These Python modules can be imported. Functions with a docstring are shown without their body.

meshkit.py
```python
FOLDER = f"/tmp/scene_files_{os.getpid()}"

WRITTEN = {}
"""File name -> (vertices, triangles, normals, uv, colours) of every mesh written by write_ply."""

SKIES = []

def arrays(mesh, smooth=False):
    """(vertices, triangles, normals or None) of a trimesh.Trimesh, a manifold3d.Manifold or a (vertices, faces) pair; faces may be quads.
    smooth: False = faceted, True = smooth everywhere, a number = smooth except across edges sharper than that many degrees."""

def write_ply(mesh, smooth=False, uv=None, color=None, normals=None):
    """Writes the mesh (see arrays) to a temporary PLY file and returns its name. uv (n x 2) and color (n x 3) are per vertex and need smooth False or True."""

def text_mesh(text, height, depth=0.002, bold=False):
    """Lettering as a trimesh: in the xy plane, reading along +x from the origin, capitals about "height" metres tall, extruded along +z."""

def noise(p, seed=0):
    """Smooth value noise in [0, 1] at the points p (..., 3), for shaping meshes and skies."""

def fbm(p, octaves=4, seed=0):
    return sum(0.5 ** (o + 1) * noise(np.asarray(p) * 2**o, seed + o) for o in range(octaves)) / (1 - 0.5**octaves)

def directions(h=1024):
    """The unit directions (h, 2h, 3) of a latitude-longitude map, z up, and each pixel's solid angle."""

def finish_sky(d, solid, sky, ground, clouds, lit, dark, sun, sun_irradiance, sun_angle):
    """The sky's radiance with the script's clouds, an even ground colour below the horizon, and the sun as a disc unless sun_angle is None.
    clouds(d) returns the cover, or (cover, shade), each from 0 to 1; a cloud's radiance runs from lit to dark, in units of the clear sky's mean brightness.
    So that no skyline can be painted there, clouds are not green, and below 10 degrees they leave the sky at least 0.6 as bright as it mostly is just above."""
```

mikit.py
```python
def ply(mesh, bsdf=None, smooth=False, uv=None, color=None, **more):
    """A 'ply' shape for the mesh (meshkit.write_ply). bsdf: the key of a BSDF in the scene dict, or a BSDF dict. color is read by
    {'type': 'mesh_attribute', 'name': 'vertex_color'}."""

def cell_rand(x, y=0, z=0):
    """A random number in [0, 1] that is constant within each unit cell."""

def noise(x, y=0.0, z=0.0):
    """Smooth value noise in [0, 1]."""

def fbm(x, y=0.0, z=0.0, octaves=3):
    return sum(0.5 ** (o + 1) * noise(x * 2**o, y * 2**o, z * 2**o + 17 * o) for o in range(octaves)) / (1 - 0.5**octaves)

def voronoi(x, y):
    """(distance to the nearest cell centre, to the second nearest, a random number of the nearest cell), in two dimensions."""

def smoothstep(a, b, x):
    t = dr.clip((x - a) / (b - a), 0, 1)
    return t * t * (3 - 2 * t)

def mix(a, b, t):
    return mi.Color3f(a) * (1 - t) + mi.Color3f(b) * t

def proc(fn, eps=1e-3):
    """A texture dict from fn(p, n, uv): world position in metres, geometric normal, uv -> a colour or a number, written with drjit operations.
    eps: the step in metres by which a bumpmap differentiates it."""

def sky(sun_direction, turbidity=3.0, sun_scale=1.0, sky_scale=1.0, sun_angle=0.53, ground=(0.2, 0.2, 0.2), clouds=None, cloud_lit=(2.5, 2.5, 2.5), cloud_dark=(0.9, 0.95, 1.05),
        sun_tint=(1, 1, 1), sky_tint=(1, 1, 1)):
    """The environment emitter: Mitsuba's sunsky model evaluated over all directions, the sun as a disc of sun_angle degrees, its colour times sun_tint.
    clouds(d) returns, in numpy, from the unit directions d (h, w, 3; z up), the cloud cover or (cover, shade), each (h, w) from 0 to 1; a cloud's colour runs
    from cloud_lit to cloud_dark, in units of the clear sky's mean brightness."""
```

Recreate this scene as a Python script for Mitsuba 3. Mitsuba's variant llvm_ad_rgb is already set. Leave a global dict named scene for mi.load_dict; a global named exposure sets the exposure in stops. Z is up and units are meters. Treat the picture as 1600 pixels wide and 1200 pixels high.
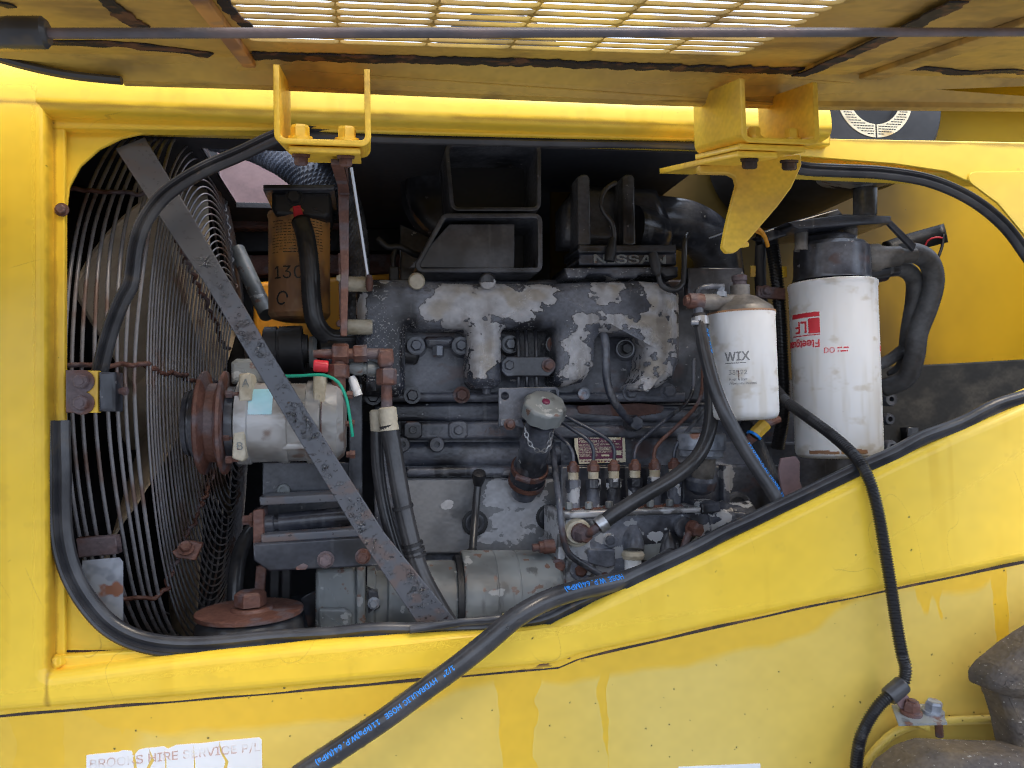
import math, numpy as np, trimesh, mapbox_earcut, drjit as dr, mitsuba as mi, mikit, meshkit
from shapely.geometry import Polygon, Point, box as sbox
from mikit import proc, noise, fbm, voronoi, smoothstep, mix, cell_rand
rng = np.random.default_rng(7)
scene, labels = {}, {}

# ------------------------------------------------------------------ camera, sky, exposure
D, F = 1.0, 1256.0                                   # metres from the panel; focal length in photo pixels
yaw, pitch, roll = map(math.radians, (10, 2, 1.3))
FWD = np.array([math.sin(yaw) * math.cos(pitch), math.cos(yaw) * math.cos(pitch), math.sin(pitch)])
_r0 = np.array([math.cos(yaw), -math.sin(yaw), 0.0])
RGT = _r0 * math.cos(roll) - np.cross(_r0, FWD) * math.sin(roll)
UPV = np.cross(RGT, FWD)
CAM = np.array([0, -D, 0.0])
scene['camera'] = {'type': 'perspective', 'fov': 2 * math.degrees(math.atan(800 / F)), 'fov_axis': 'x', 'near_clip': 0.02, 'far_clip': 100.0,
                   'to_world': mi.ScalarTransform4f().look_at(origin=CAM.tolist(), target=(CAM + FWD).tolist(), up=UPV.tolist())}
scene['sky'] = mikit.sky((0.30, -0.50, 0.80), turbidity=3, sun_scale=0.22, sun_angle=22, clouds=lambda d: 1.0,
                         cloud_lit=(2.0, 2.3, 2.85), ground=(0.21, 0.21, 0.21))
exposure = 2.96


def ray(px, py): return FWD + (px - 800) / F * RGT - (py - 600) / F * UPV
def P(px, py, y):
    """The point of the vertical plane at depth y (metres behind the panel) that was measured at a pixel of the photo."""
    d = ray(px, py)
    return CAM + d * ((y + D) / d[1])
def K(px, y): return (y + D) / ray(px, 600)[1] / F    # metres per photo pixel there

# ------------------------------------------------------------------ bookkeeping
def add(key, mesh, mat, smooth=32):
    assert key not in scene, key
    scene[key] = mikit.ply(mesh, 'mat_' + mat, smooth=smooth)
    return key
def free(base, used):
    k, n = base, 0
    while used(k):
        n += 1; k = f'{base}_{n:03d}'
    return k
def thing(name, label, cat, group=None):
    key = free(name, lambda k: k in labels)
    labels[key] = {'label': label, 'category': cat}
    if group: labels[key]['group'] = group
    return key
def part(parent, name, mesh, mat, smooth=32, label=None):
    key = free(f'{parent}__{name}', lambda k: k in scene)
    add(key, mesh, mat, smooth)
    if label: labels[key] = {'label': label}
    return key
def single(name, label, cat, mesh, mat, smooth=32, group=None):
    key = thing(name, label, cat, group)
    add(key, mesh, mat, smooth)
    return key
def structure(name, mesh, mat, smooth=32):
    add(name, mesh, mat, smooth); labels[name] = {'kind': 'structure'}
    return name

# ------------------------------------------------------------------ mesh helpers
cat = trimesh.util.concatenate
def TM(v, f): return trimesh.Trimesh(np.asarray(v, float), np.asarray(f, int), process=False)
def inset(r, d):
    a, b = np.roll(r, 1, 0), np.roll(r, -1, 0)
    e0, e1 = r - a, b - r
    e0 /= np.linalg.norm(e0, axis=1, keepdims=True) + 1e-12; e1 /= np.linalg.norm(e1, axis=1, keepdims=True) + 1e-12
    n0, n1 = np.stack([-e0[:, 1], e0[:, 0]], 1), np.stack([-e1[:, 1], e1[:, 0]], 1)
    m = n0 + n1
    m /= np.maximum((m * n0).sum(1, keepdims=True), 0.35)
    return r + m * d
def extrude(poly, h, bevel=0.0, segs=3):
    """Prism over a shapely polygon from w=0 to w=h, the front (w=h) edge rounded by bevel."""
    poly = poly.buffer(0)
    if poly.geom_type != 'Polygon': poly = max(poly.geoms, key=lambda g: g.area)
    poly = __import__('shapely').geometry.polygon.orient(poly, 1.0)
    rings = [np.array(x.coords)[:-1] for x in (poly.exterior, *poly.interiors)]
    ends = np.cumsum([len(r) for r in rings])
    n = ends[-1]
    layers = [(0.0, 0.0)]
    if bevel > 0:
        layers += [(h - bevel + bevel * math.sin(a), bevel * (1 - math.cos(a))) for a in np.linspace(0, math.pi / 2, segs + 1)]
    else: layers += [(h, 0.0)]
    V = []
    for w, d in layers:
        q = np.vstack([inset(r, d) if d > 0 else r for r in rings])
        V.append(np.column_stack([q, np.full(len(q), w)]))
    Fc = []
    for li in range(len(layers) - 1):
        for s, e in zip(np.r_[0, ends[:-1]], ends):
            i = np.arange(s, e); j = np.r_[i[1:], s]
            a, b, c, d = i + li * n, j + li * n, j + (li + 1) * n, i + (li + 1) * n
            Fc += [np.stack([a, b, c], 1), np.stack([a, c, d], 1)]
    cap = mapbox_earcut.triangulate_float64(np.vstack(rings), ends.astype(np.uint32)).reshape(-1, 3).astype(int)
    q = np.vstack(rings)[cap]
    e1, e2 = q[:, 1] - q[:, 0], q[:, 2] - q[:, 0]; area = e1[:, 0] * e2[:, 1] - e1[:, 1] * e2[:, 0]
    cap[area < 0] = cap[area < 0][:, ::-1]
    Fc += [cap[:, ::-1], cap + n * (len(layers) - 1)]
    return TM(np.vstack(V), np.vstack(Fc))
def rounded(pts, r):
    p = Polygon(pts).buffer(0)
    if r > 0: p = p.buffer(-r, quad_segs=4).buffer(2 * r, quad_segs=4).buffer(-r, quad_segs=4)
    return p.simplify(1e-4)
def xz(m, y):
    """local (u, v, w) -> world x=u, z=v, front towards the camera side; w=0 lies at depth y."""
    v = np.asarray(m.vertices); return TM(np.stack([v[:, 0], y - v[:, 2], v[:, 1]], 1), m.faces)
def px_poly(pts, y): return [(q[0], q[2]) for q in (P(a, b, y) for a, b in pts)]
def plate(pts, y, depth, bevel=0.002, rnd=0.0, holes=(), segs=3):
    """Plate whose front face is at depth y; outline (and holes) as measured on that face."""
    p = rounded(px_poly(pts, y), rnd)
    for hpts in holes: p = p.difference(hpts if not isinstance(hpts, (list, tuple)) else rounded(px_poly(hpts, y), rnd))
    return xz(extrude(p, depth, bevel, segs), y + depth)
def R4_(a, b, c, d): return [(a, b), (c, b), (c, d), (a, d)]
def hole(px, py, y, rpx):
    q = P(px, py, y); return Point(q[0], q[2]).buffer(rpx * K(px, y), quad_segs=6)
def boxm(x0, x1, y0, y1, z0, z1, b=0.002):
    return xz(extrude(sbox(x0, z0, x1, z1), y1 - y0, min(b, (y1 - y0) / 3)), y1)
def pbox(px0, py0, px1, py1, y, depth, bevel=0.003, rnd=0.0):
    return plate([(px0, py0), (px1, py0), (px1, py1), (px0, py1)], y, depth, bevel, rnd)
def frame_of(axis):
    a = np.asarray(axis, float); a = a / np.linalg.norm(a)
    x = np.cross(a, [0, 0, 1.0]) if abs(a[2]) < 0.9 else np.cross(a, [1.0, 0, 0])
    x /= np.linalg.norm(x)
    return x, np.cross(a, x), a
def rev(base, axis, prof, n=32):
    """Surface of revolution: prof = [(distance along axis, radius)] in metres, from one pole or rim to the other."""
    x, y, a = frame_of(axis)
    th = np.arange(n) * 2 * math.pi / n
    ring = np.cos(th)[:, None] * x + np.sin(th)[:, None] * y
    V = np.vstack([np.asarray(base) + a * h + ring * max(r, 1e-5) for h, r in prof])
    Fc = []
    i = np.arange(n); j = (i + 1) % n
    for k in range(len(prof) - 1):
        a0, b0, c0, d0 = i + k * n, j + k * n, j + (k + 1) * n, i + (k + 1) * n
        Fc += [np.stack([a0, b0, c0], 1), np.stack([a0, c0, d0], 1)]
    m = TM(V, np.vstack(Fc))
    return m
def turned(p0, p1, prof, n=32):
    """Revolved between two measured points; prof = [(fraction of the length, radius in photo pixels)]."""
    A, B = P(*p0), P(*p1)
    L = np.linalg.norm(B - A); k = K((p0[0] + p1[0]) / 2, (p0[2] + p1[2]) / 2)
    return rev(A, B - A, [(t * L, r * k) for t, r in prof], n)
def cyl(p0, p1, r, n=24, b=0.12):
    return turned(p0, p1, [(0, 0), (0, r * (1 - b)), (0.02, r), (0.98, r), (1, r * (1 - b)), (1, 0)], n)
def spline(pts, step=0.006):
    p = np.asarray(pts, float)
    q = np.vstack([2 * p[0] - p[1], p, 2 * p[-1] - p[-2]])
    out = []
    for k in range(1, len(q) - 2):
        a, b, c, d = q[k - 1:k + 3]
        n = max(2, int(np.linalg.norm(c - b) / step))
        t = np.linspace(0, 1, n, endpoint=False)[:, None]
        out.append(0.5 * (2 * b + (c - a) * t + (2 * a - 5 * b + 4 * c - d) * t ** 2 + (3 * b - a - 3 * c + d) * t ** 3))
    return np.vstack([*out, p[-1:]])
def frames(path, up=None):
    t = np.gradient(path, axis=0); t /= np.linalg.norm(t, axis=1, keepdims=True) + 1e-12
    N = np.zeros_like(t)
    if up is not None:
        N = np.cross(t, np.asarray(up, float)); N /= np.linalg.norm(N, axis=1, keepdims=True) + 1e-9
    else:
        n = frame_of(t[0])[0]
        for k in range(len(t)):
            n = n - t[k] * (n @ t[k]); n /= np.linalg.norm(n) + 1e-12; N[k] = n
    return t, N, np.cross(t, N)
def sweep(path, prof, up=None, caps=True, scale=None):
    """Sweeps a closed 2-D profile (n, b) along a path."""
    t, N, B = frames(path, up)
    prof = np.asarray(prof, float); m, n = len(path), len(prof)
    s = np.ones(m) if scale is None else scale
    V = (path[:, None] + (prof[None, :, :1] * N[:, None] + prof[None, :, 1:] * B[:, None]) * s[:, None, None]).reshape(-1, 3)
    i = np.arange(n); j = (i + 1) % n
    Fc = []
    for k in range(m - 1):
        a, b, c, d = i + k * n, j + k * n, j + (k + 1) * n, i + (k + 1) * n
        Fc += [np.stack([a, b, c], 1), np.stack([a, c, d], 1)]
    if caps:
        V = np.vstack([V, path[:1], path[-1:]]); e = m * n
        Fc += [np.stack([j, i, np.full(n, e)], 1), np.stack([i + (m - 1) * n, j + (m - 1) * n, np.full(n, e + 1)], 1)]
    return TM(V, np.vstack(Fc))
def circle(r, n=12):
    a = np.arange(n) * 2 * math.pi / n
    return np.stack([np.cos(a), np.sin(a)], 1) * r
def pts3(pts): return np.array([P(*q) for q in pts])
def tube(pts, r, n=12, step=0.006):
    return sweep(spline(pts3(pts), step), circle(r, n))
def corrugated(path, r, pitch=0.0032, amp=0.0009, n=14):
    seg = np.r_[0, np.cumsum(np.linalg.norm(np.diff(path, axis=0), axis=1))]
    s = np.arange(0, seg[-1], pitch / 4)
    q = np.stack([np.interp(s, seg, path[:, k]) for k in range(3)], 1)
    prof = np.array([0, 1, 1, 0])[np.arange(len(s)) % 4]
    return sweep(q, circle(1.0, n), scale=r + amp * (prof - 0.5) * 2)
def hexhead(c, axis, r, h, washer=1.35, wh=0.25, dome=False):
    """Hexagon bolt head with chamfered corners on a washer face; axis points out of the surface."""
    x, y, a = frame_of(axis); c = np.asarray(c, float)
    ms = []
    if washer: ms.append(rev(c, a, [(0, r * washer), (h * wh, r * washer), (h * wh, 0)], 20))
    th = np.arange(6) * math.pi / 3 + rng.uniform(0, 1)
    hx = np.cos(th)[:, None] * x + np.sin(th)[:, None] * y
    L = [(h * wh * 0.5, r), (h * 0.82, r), (h, r * 0.82)]
    V = np.vstack([c + a * w + hx * q for w, q in L] + [c + a * h])
    Fc = []
    for k in range(2):
        for i in range(6):
            j = (i + 1) % 6
            Fc += [[i + 6 * k, j + 6 * k, j + 6 * k + 6], [i + 6 * k, j + 6 * k + 6, i + 6 * k + 6]]
    Fc += [[12 + i, 12 + (i + 1) % 6, 18] for i in range(6)]
    ms.append(TM(V, Fc))
    if dome: ms.append(rev(c, a, [(h * 0.95, r * 0.55), (h * 1.12, r * 0.5), (h * 1.12, 0)], 12))
    return cat(ms)
def bolt(parent, px, py, y, r, mat='rust', out=0.012, washer=1.35, axis=(0, -1, 0), name='bolt', dome=False):
    return part(parent, name, hexhead(P(px, py, y), axis, r * K(px, y), out, washer, dome=dome), mat, smooth=25)
def hexbar(p0, p1, r, mat=None):
    """A hexagonal nut or adapter along its own axis between two measured points."""
    A, B = P(*p0), P(*p1); k = K(p0[0], p0[2]); L = np.linalg.norm(B - A)
    x, y, a = frame_of(B - A)
    th = np.arange(6) * math.pi / 3 + 0.35
    hx = np.cos(th)[:, None] * x + np.sin(th)[:, None] * y
    rr = r * k
    L_ = [(0, rr * .85), (L * .1, rr), (L * .9, rr), (L, rr * .85)]
    V = np.vstack([A + a * w + hx * q for w, q in L_] + [A, B])
    Fc = []
    for s in range(3):
        for i in range(6):
            j = (i + 1) % 6
            Fc += [[i + 6 * s, j + 6 * s, j + 6 * s + 6], [i + 6 * s, j + 6 * s + 6, i + 6 * s + 6]]
    Fc += [[(i + 1) % 6, i, 24] for i in range(6)] + [[18 + i, 18 + (i + 1) % 6, 25] for i in range(6)]
    return TM(V, Fc)
def ribbon(A, B, thick):
    """A ruled sheet between two rows of points, with real thickness."""
    A, B = np.asarray(A, float), np.asarray(B, float); n = len(A)
    V = np.vstack([A, B, B + thick, A + thick])
    Fc = []
    for s in range(4):
        i = np.arange(n - 1); a, b = i + s * n, i + ((s + 1) % 4) * n
        Fc += [np.stack([a, a + 1, b + 1], 1), np.stack([a, b + 1, b], 1)]
    for e, o in ((0, 1), (n - 1, -1)):
        q = [e, e + n, e + 2 * n, e + 3 * n][::o]
        Fc.append(np.array([[q[0], q[1], q[2]], [q[0], q[2], q[3]]]))
    m = TM(V, np.vstack(Fc)); m.fix_normals() if False else None
    return m
def rough(m, amp, freq, seed=0):
    """Uneven casting or worn surface: moves the vertices by smooth noise."""
    v = np.asarray(m.vertices)
    o = np.stack([meshkit.fbm(v * freq + s * 31.7, 3, seed + s) - 0.5 for s in range(3)], -1)
    return TM(v + o * 2 * amp, m.faces)
def text3(text, height, org, right, up, depth=0.0006, bold=False, center=False, width=None):
    m = meshkit.text_mesh(text, height, depth, bold)
    v = np.asarray(m.vertices).copy()
    if width: v[:, 0] *= width / (v[:, 0].max() - v[:, 0].min())
    if center: v[:, 0] -= (v[:, 0].max() + v[:, 0].min()) / 2
    right = np.asarray(right, float) / np.linalg.norm(right); up = np.asarray(up, float); up = up - right * (up @ right); up /= np.linalg.norm(up)
    nn = np.cross(right, up)
    return TM(np.asarray(org) + v[:, :1] * right + v[:, 1:2] * up + v[:, 2:] * nn, m.faces)
def on_cylinder(m, base, axis, r, ang0, h0, turn=0.0):
    """Wraps flat lettering round a cylinder: ang0 is the direction (radians from the one that faces -y) and h0 the height."""
    v = np.asarray(m.vertices).copy(); c, s = math.cos(turn), math.sin(turn)
    X, Y = v[:, 0] * c - v[:, 1] * s, v[:, 0] * s + v[:, 1] * c
    a = np.asarray(axis, float) / np.linalg.norm(axis)
    f = np.array([0, -1.0, 0]); f -= a * (f @ a); f /= np.linalg.norm(f)
    g = np.cross(a, f) * 1.0
    th = ang0 + X / r
    q = np.asarray(base) + (np.cos(th)[:, None] * f + np.sin(th)[:, None] * g) * (r + 0.0002 + v[:, 2:3]) + a * (h0 + Y)[:, None]
    return TM(q, m.faces)
def drops(points, normals, rmin, rmax, seed, flat=0.45):
    """Rain drops: small flattened caps of clear water lying on a surface."""
    g = np.random.default_rng(seed); out = []
    for p, nrm in zip(points, normals):
        r = rmin + (rmax - rmin) * g.random() ** 2.2
        out.append(rev(p - nrm * r * 0.05, nrm, [(0, r), (r * flat * .55, r * .86), (r * flat * .9, r * .5), (r * flat, 0)], 9))
    return cat(out)

# ------------------------------------------------------------------ materials
def rgb(*c): return {'type': 'rgb', 'value': list(c)}
def mat(name, color, rough=0.5, metallic=0.0, bump=None, bscale=0.001, **kw):
    b = {'type': 'principled', 'base_color': proc(color) if callable(color) else rgb(*color), 'roughness': proc(rough) if callable(rough) else rough, 'metallic': metallic, **kw}
    if bump: b = {'type': 'bumpmap', 'arbitrary': proc(bump, 4e-4), 'scale': bscale, 'nested': b}
    scene['mat_' + name] = {'type': 'twosided', 'nested': b}
def worn(base, other, scale, lo, hi, grain=0.25, gs=220.0):
    def fn(p, n, uv):
        t = smoothstep(lo, hi, fbm(p.x * scale, p.y * scale, p.z * scale, 4))
        c = mix(base, other, t)
        return c * (1 - grain + 2 * grain * fbm(p.x * gs, p.y * gs, p.z * gs, 2))
    return fn
YEL, YELD = (0.80, 0.565, 0.045), (0.76, 0.50, 0.02)
Zr0, Zr1 = P(68, 166, 0).tolist(), P(1090, 200, 0).tolist()
def chips(p, s, keep, size):
    d1, d2, k = voronoi(p.x * s + p.y * 7, p.z * s)
    return dr.select((k < keep), 1 - smoothstep(size * 0.4, size, d1 + 0.10 * noise(p.x * 300, p.z * 300)), 0.0)
def yellow_paint(p, n, uv):
    f = fbm(p.x * 3.1, p.y * 3.1, p.z * 1.4, 3)
    c = mix((0.88, 0.585, 0.045), (0.88, 0.62, 0.080), smoothstep(0.35, 0.7, f))
    c = c * (0.95 + 0.1 * fbm(p.x * 40, p.y * 40, p.z * 40, 2))
    edge = fbm(p.x * 30, p.y * 30, p.z * 60, 3)
    dz = dr.abs(p.z - (Zr0[2] + (p.x - Zr0[0]) * (Zr1[2] - Zr0[2]) / (Zr1[0] - Zr0[0])) - 0.004)
    grime_shade = (1 - smoothstep(0.001, 0.002 + 0.010 * edge, dz + 0.002)) * smoothstep(0.25, 0.6, fbm(p.x * 12, p.z * 12, 3.0, 3) + 0.12)
    dx = dr.abs(p.x + 0.3665)
    grime_shade = dr.maximum(grime_shade, (1 - smoothstep(0.000, 0.001 + 0.006 * edge, dx)) * dr.select(dr.abs(p.z) < 0.36, 0.8, 0.0))  # left inner edge: dirt band that also paints in the corner shade
    c = mix(c, (0.26, 0.12, 0.015), grime_shade * 0.7)
    drip = smoothstep(0.60, 0.80, fbm(p.x * 34, p.y * 10, p.z * 2.2, 3))
    c = mix(c, (0.70, 0.43, 0.02), drip * 0.35)
    c = mix(c, (0.22, 0.15, 0.06), smoothstep(0.70, 0.80, fbm(p.x * 34 + 3, p.y * 34, p.z * 26, 4)) * 0.06)
    sc = (1 - smoothstep(0.002, 0.006, dr.abs(noise(p.x * 26 + p.z * 9, p.z * 14 - p.x * 5, 6.0) - 0.5))) * smoothstep(0.58, 0.70, noise(p.x * 13, p.z * 17, 9.0))
    c = mix(c, (0.30, 0.19, 0.05), sc * 0.30)
    return mix(c, (0.05, 0.028, 0.015), chips(p, 22.0, 0.28, 0.075) * 0.9)
S0, S1, S2 = (P(*q, 0).tolist() for q in ((0, 1115), (880, 1036), (1600, 879)))
def skirt_paint(p, n, uv):
    seam = dr.select(p.x < S1[0], S0[2] + (p.x - S0[0]) * (S1[2] - S0[2]) / (S1[0] - S0[0]), S1[2] + (p.x - S1[0]) * (S2[2] - S1[2]) / (S2[0] - S1[0]))
    below = seam - p.z
    wx = p.x + 0.022 * (fbm(p.x * 22, p.z * 22, 3.0, 3) - 0.5)
    run = noise(wx * 31, 5.0, 0.0); wide = noise(wx * 7.3, 9.0, 0.0)
    reach = 0.004 + 0.045 * smoothstep(0.35, 0.9, wide) + 0.4 * smoothstep(0.76, 0.95, run + 0.10 * fbm(p.x * 40, p.z * 7, 1.0, 3) - 0.05)
    wet = 1 - smoothstep(-0.004, 0.010, below - reach + 0.012 * fbm(p.x * 25, p.z * 25, 1.0, 2))
    corner = smoothstep(0.0, 0.03, -0.27 - p.x - 0.22 * below + 0.05 * fbm(p.x * 9, p.z * 9, 2.0, 2))
    wet = dr.maximum(wet, corner * 0.8)
    chalk = mix((0.70, 0.485, 0.075), (0.69, 0.52, 0.135), fbm(p.x * 5, p.z * 3, 4.0, 3))
    c = mix(chalk, (0.74, 0.455, 0.018), wet * 0.85) * (0.95 + 0.1 * fbm(p.x * 60, p.y * 60, p.z * 60, 2))
    rust = (1 - smoothstep(0.001, 0.009, below)) * smoothstep(0.62, 0.70, fbm(p.x * 38, p.z * 110, 8.0, 4)) * smoothstep(0.45, 0.6, noise(p.x * 5, 1.0, 4.0))
    c = mix(c, (0.12, 0.05, 0.02), rust)
    return mix(c, (0.045, 0.03, 0.015), chips(p, 30.0, 0.62, 0.085) * 0.9)
def hood_paint(p, n, uv):
    f = fbm(p.x * 6, p.y * 6, p.z * 6, 4)
    c = mix((0.63, 0.405, 0.075), (0.46, 0.285, 0.08), smoothstep(0.35, 0.7, f))
    g = smoothstep(0.5, 0.72, fbm(p.x * 14 + 9, p.y * 30, p.z * 14, 4))
    c = mix(c, (0.16, 0.10, 0.05), g * 0.55)
    return c * (0.9 + 0.2 * fbm(p.x * 130, p.y * 130, p.z * 130, 2))
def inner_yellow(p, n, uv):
    soot_shade = 1 - smoothstep(0.32, 1.08, 0.7 * fbm(p.x * 5, p.y * 5, p.z * 4, 4) + 0.75 * smoothstep(0.98, 1.45, p.x))  # sooty patches, plus shade painted in towards the left
    c = mix((0.52, 0.30, 0.006), (0.060, 0.038, 0.010), soot_shade * 0.94)
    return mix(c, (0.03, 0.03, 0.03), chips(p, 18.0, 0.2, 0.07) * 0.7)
PEEL = [(690, 485, 34, 26), (725, 472, 50, 32), (790, 470, 55, 30), (757, 530, 32, 48), (757, 570, 28, 30), (835, 462, 36, 16), (700, 458, 40, 14), (952, 455, 30, 20), (1010, 447, 34, 16), (1018, 470, 14, 28),
        (925, 508, 36, 18), (965, 503, 48, 14), (1010, 503, 38, 18), (1032, 525, 32, 52), (1022, 575, 28, 32), (905, 555, 22, 48), (890, 582, 26, 18), (985, 595, 10, 24), (975, 570, 16, 16), (567, 480, 10, 26), (600, 440, 8, 4), (1045, 470, 16, 24)]
def blobs(lst, y):
    out = []
    for a, b, ra, rb in lst:
        q = P(a, b, y); k = K(a, y); out.append(tuple(map(float, (q[0], q[2], ra * k, rb * k))))
    return out
def peel_mask(p, bl, sharp=0.05):
    f = mi.Float(-3.0)
    for x, z, ra, rb in bl: f = dr.maximum(f, 1 - (dr.square((p.x - x) / ra) + dr.square((p.z - z) / rb)))
    e = f + 3.0 * (fbm(p.x * 80, p.y * 80, p.z * 80, 5) - 0.5) + 1.8 * (noise(p.x * 30, p.z * 30, 3.0) - 0.5)
    return smoothstep(-sharp, sharp, e - 0.12), smoothstep(0.35, 0.9, f), smoothstep(-0.30, -0.06, e - 0.12) * smoothstep(0.16, 0.02, e - 0.12)
_pb = blobs(PEEL, 0.27)
def engine_grey(p):
    c = mix((0.040, 0.046, 0.064), (0.155, 0.165, 0.195), smoothstep(0.34, 0.70, fbm(p.x * 11, p.y * 11, p.z * 11, 4)))
    c = mix(c, (0.010, 0.010, 0.012), smoothstep(0.47, 0.66, fbm(p.x * 16 + 5, p.y * 16, p.z * 9, 4)) * 0.85)
    run = smoothstep(0.60, 0.78, fbm(p.x * 85, p.y * 85, p.z * 9, 3))
    c = mix(c, (0.19, 0.195, 0.205), run * 0.35)
    c = mix(c, (0.34, 0.34, 0.35), smoothstep(0.77, 0.81, fbm(p.x * 130, p.y * 130, p.z * 130, 3)) * smoothstep(0.45, 0.6, fbm(p.x * 13, p.y * 13, p.z * 13 + 2, 2)) * 0.8)
    return c * (0.72 + 0.56 * fbm(p.x * 210, p.y * 210, p.z * 210, 2))
def engine_fn(p, n, uv): return mix(engine_grey(p), (0.10, 0.055, 0.045), smoothstep(0.64, 0.76, fbm(p.x * 31, p.y * 31, p.z * 31 + 8, 3)) * 0.6)
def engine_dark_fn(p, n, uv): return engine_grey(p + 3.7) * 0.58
def manifold_paint(p, n, uv):
    m, core, rim = peel_mask(p, _pb)
    bare = mix((0.40, 0.40, 0.415), (0.33, 0.30, 0.26), core * smoothstep(0.4, 0.6, fbm(p.x * 20, p.z * 20, 0.0, 3)))
    oil = smoothstep(0.50, 0.72, fbm(p.x * 48, p.y * 48, p.z * 7, 4))
    bare = mix(bare, (0.16, 0.135, 0.115), oil * 0.55)
    c = mix(engine_grey(p), bare * (0.72 + 0.56 * fbm(p.x * 110, p.y * 110, p.z * 110, 3)), m)
    c = mix(c, (0.045, 0.043, 0.045), rim * (1 - m * 0.6) * 0.55)
    salt = smoothstep(0.74, 0.78, noise(p.x * 420, p.y * 420, p.z * 420)) * smoothstep(0.52, 0.65, fbm(p.x * 24, p.z * 24, 7.0, 3))
    return mix(c, (0.4, 0.4, 0.4), salt * 0.7)
_bb = blobs([(815, 775, 48, 32), (838, 800, 38, 46), (790, 815, 34, 30), (780, 780, 24, 26), (770, 840, 20, 12), (856, 835, 14, 20), (845, 748, 34, 10), (700, 790, 10, 8), (1120, 745, 12, 24)], 0.33)
def block_paint(p, n, uv):
    m, core, rim = peel_mask(p, _bb, 0.08)
    c = mix(engine_grey(p) * 1.1, (0.36, 0.365, 0.385), m)
    r = smoothstep(0.62, 0.75, fbm(p.x * 17, p.y * 17, p.z * 30, 4))
    return mix(c, (0.10, 0.05, 0.04), r * 0.5)
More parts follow.
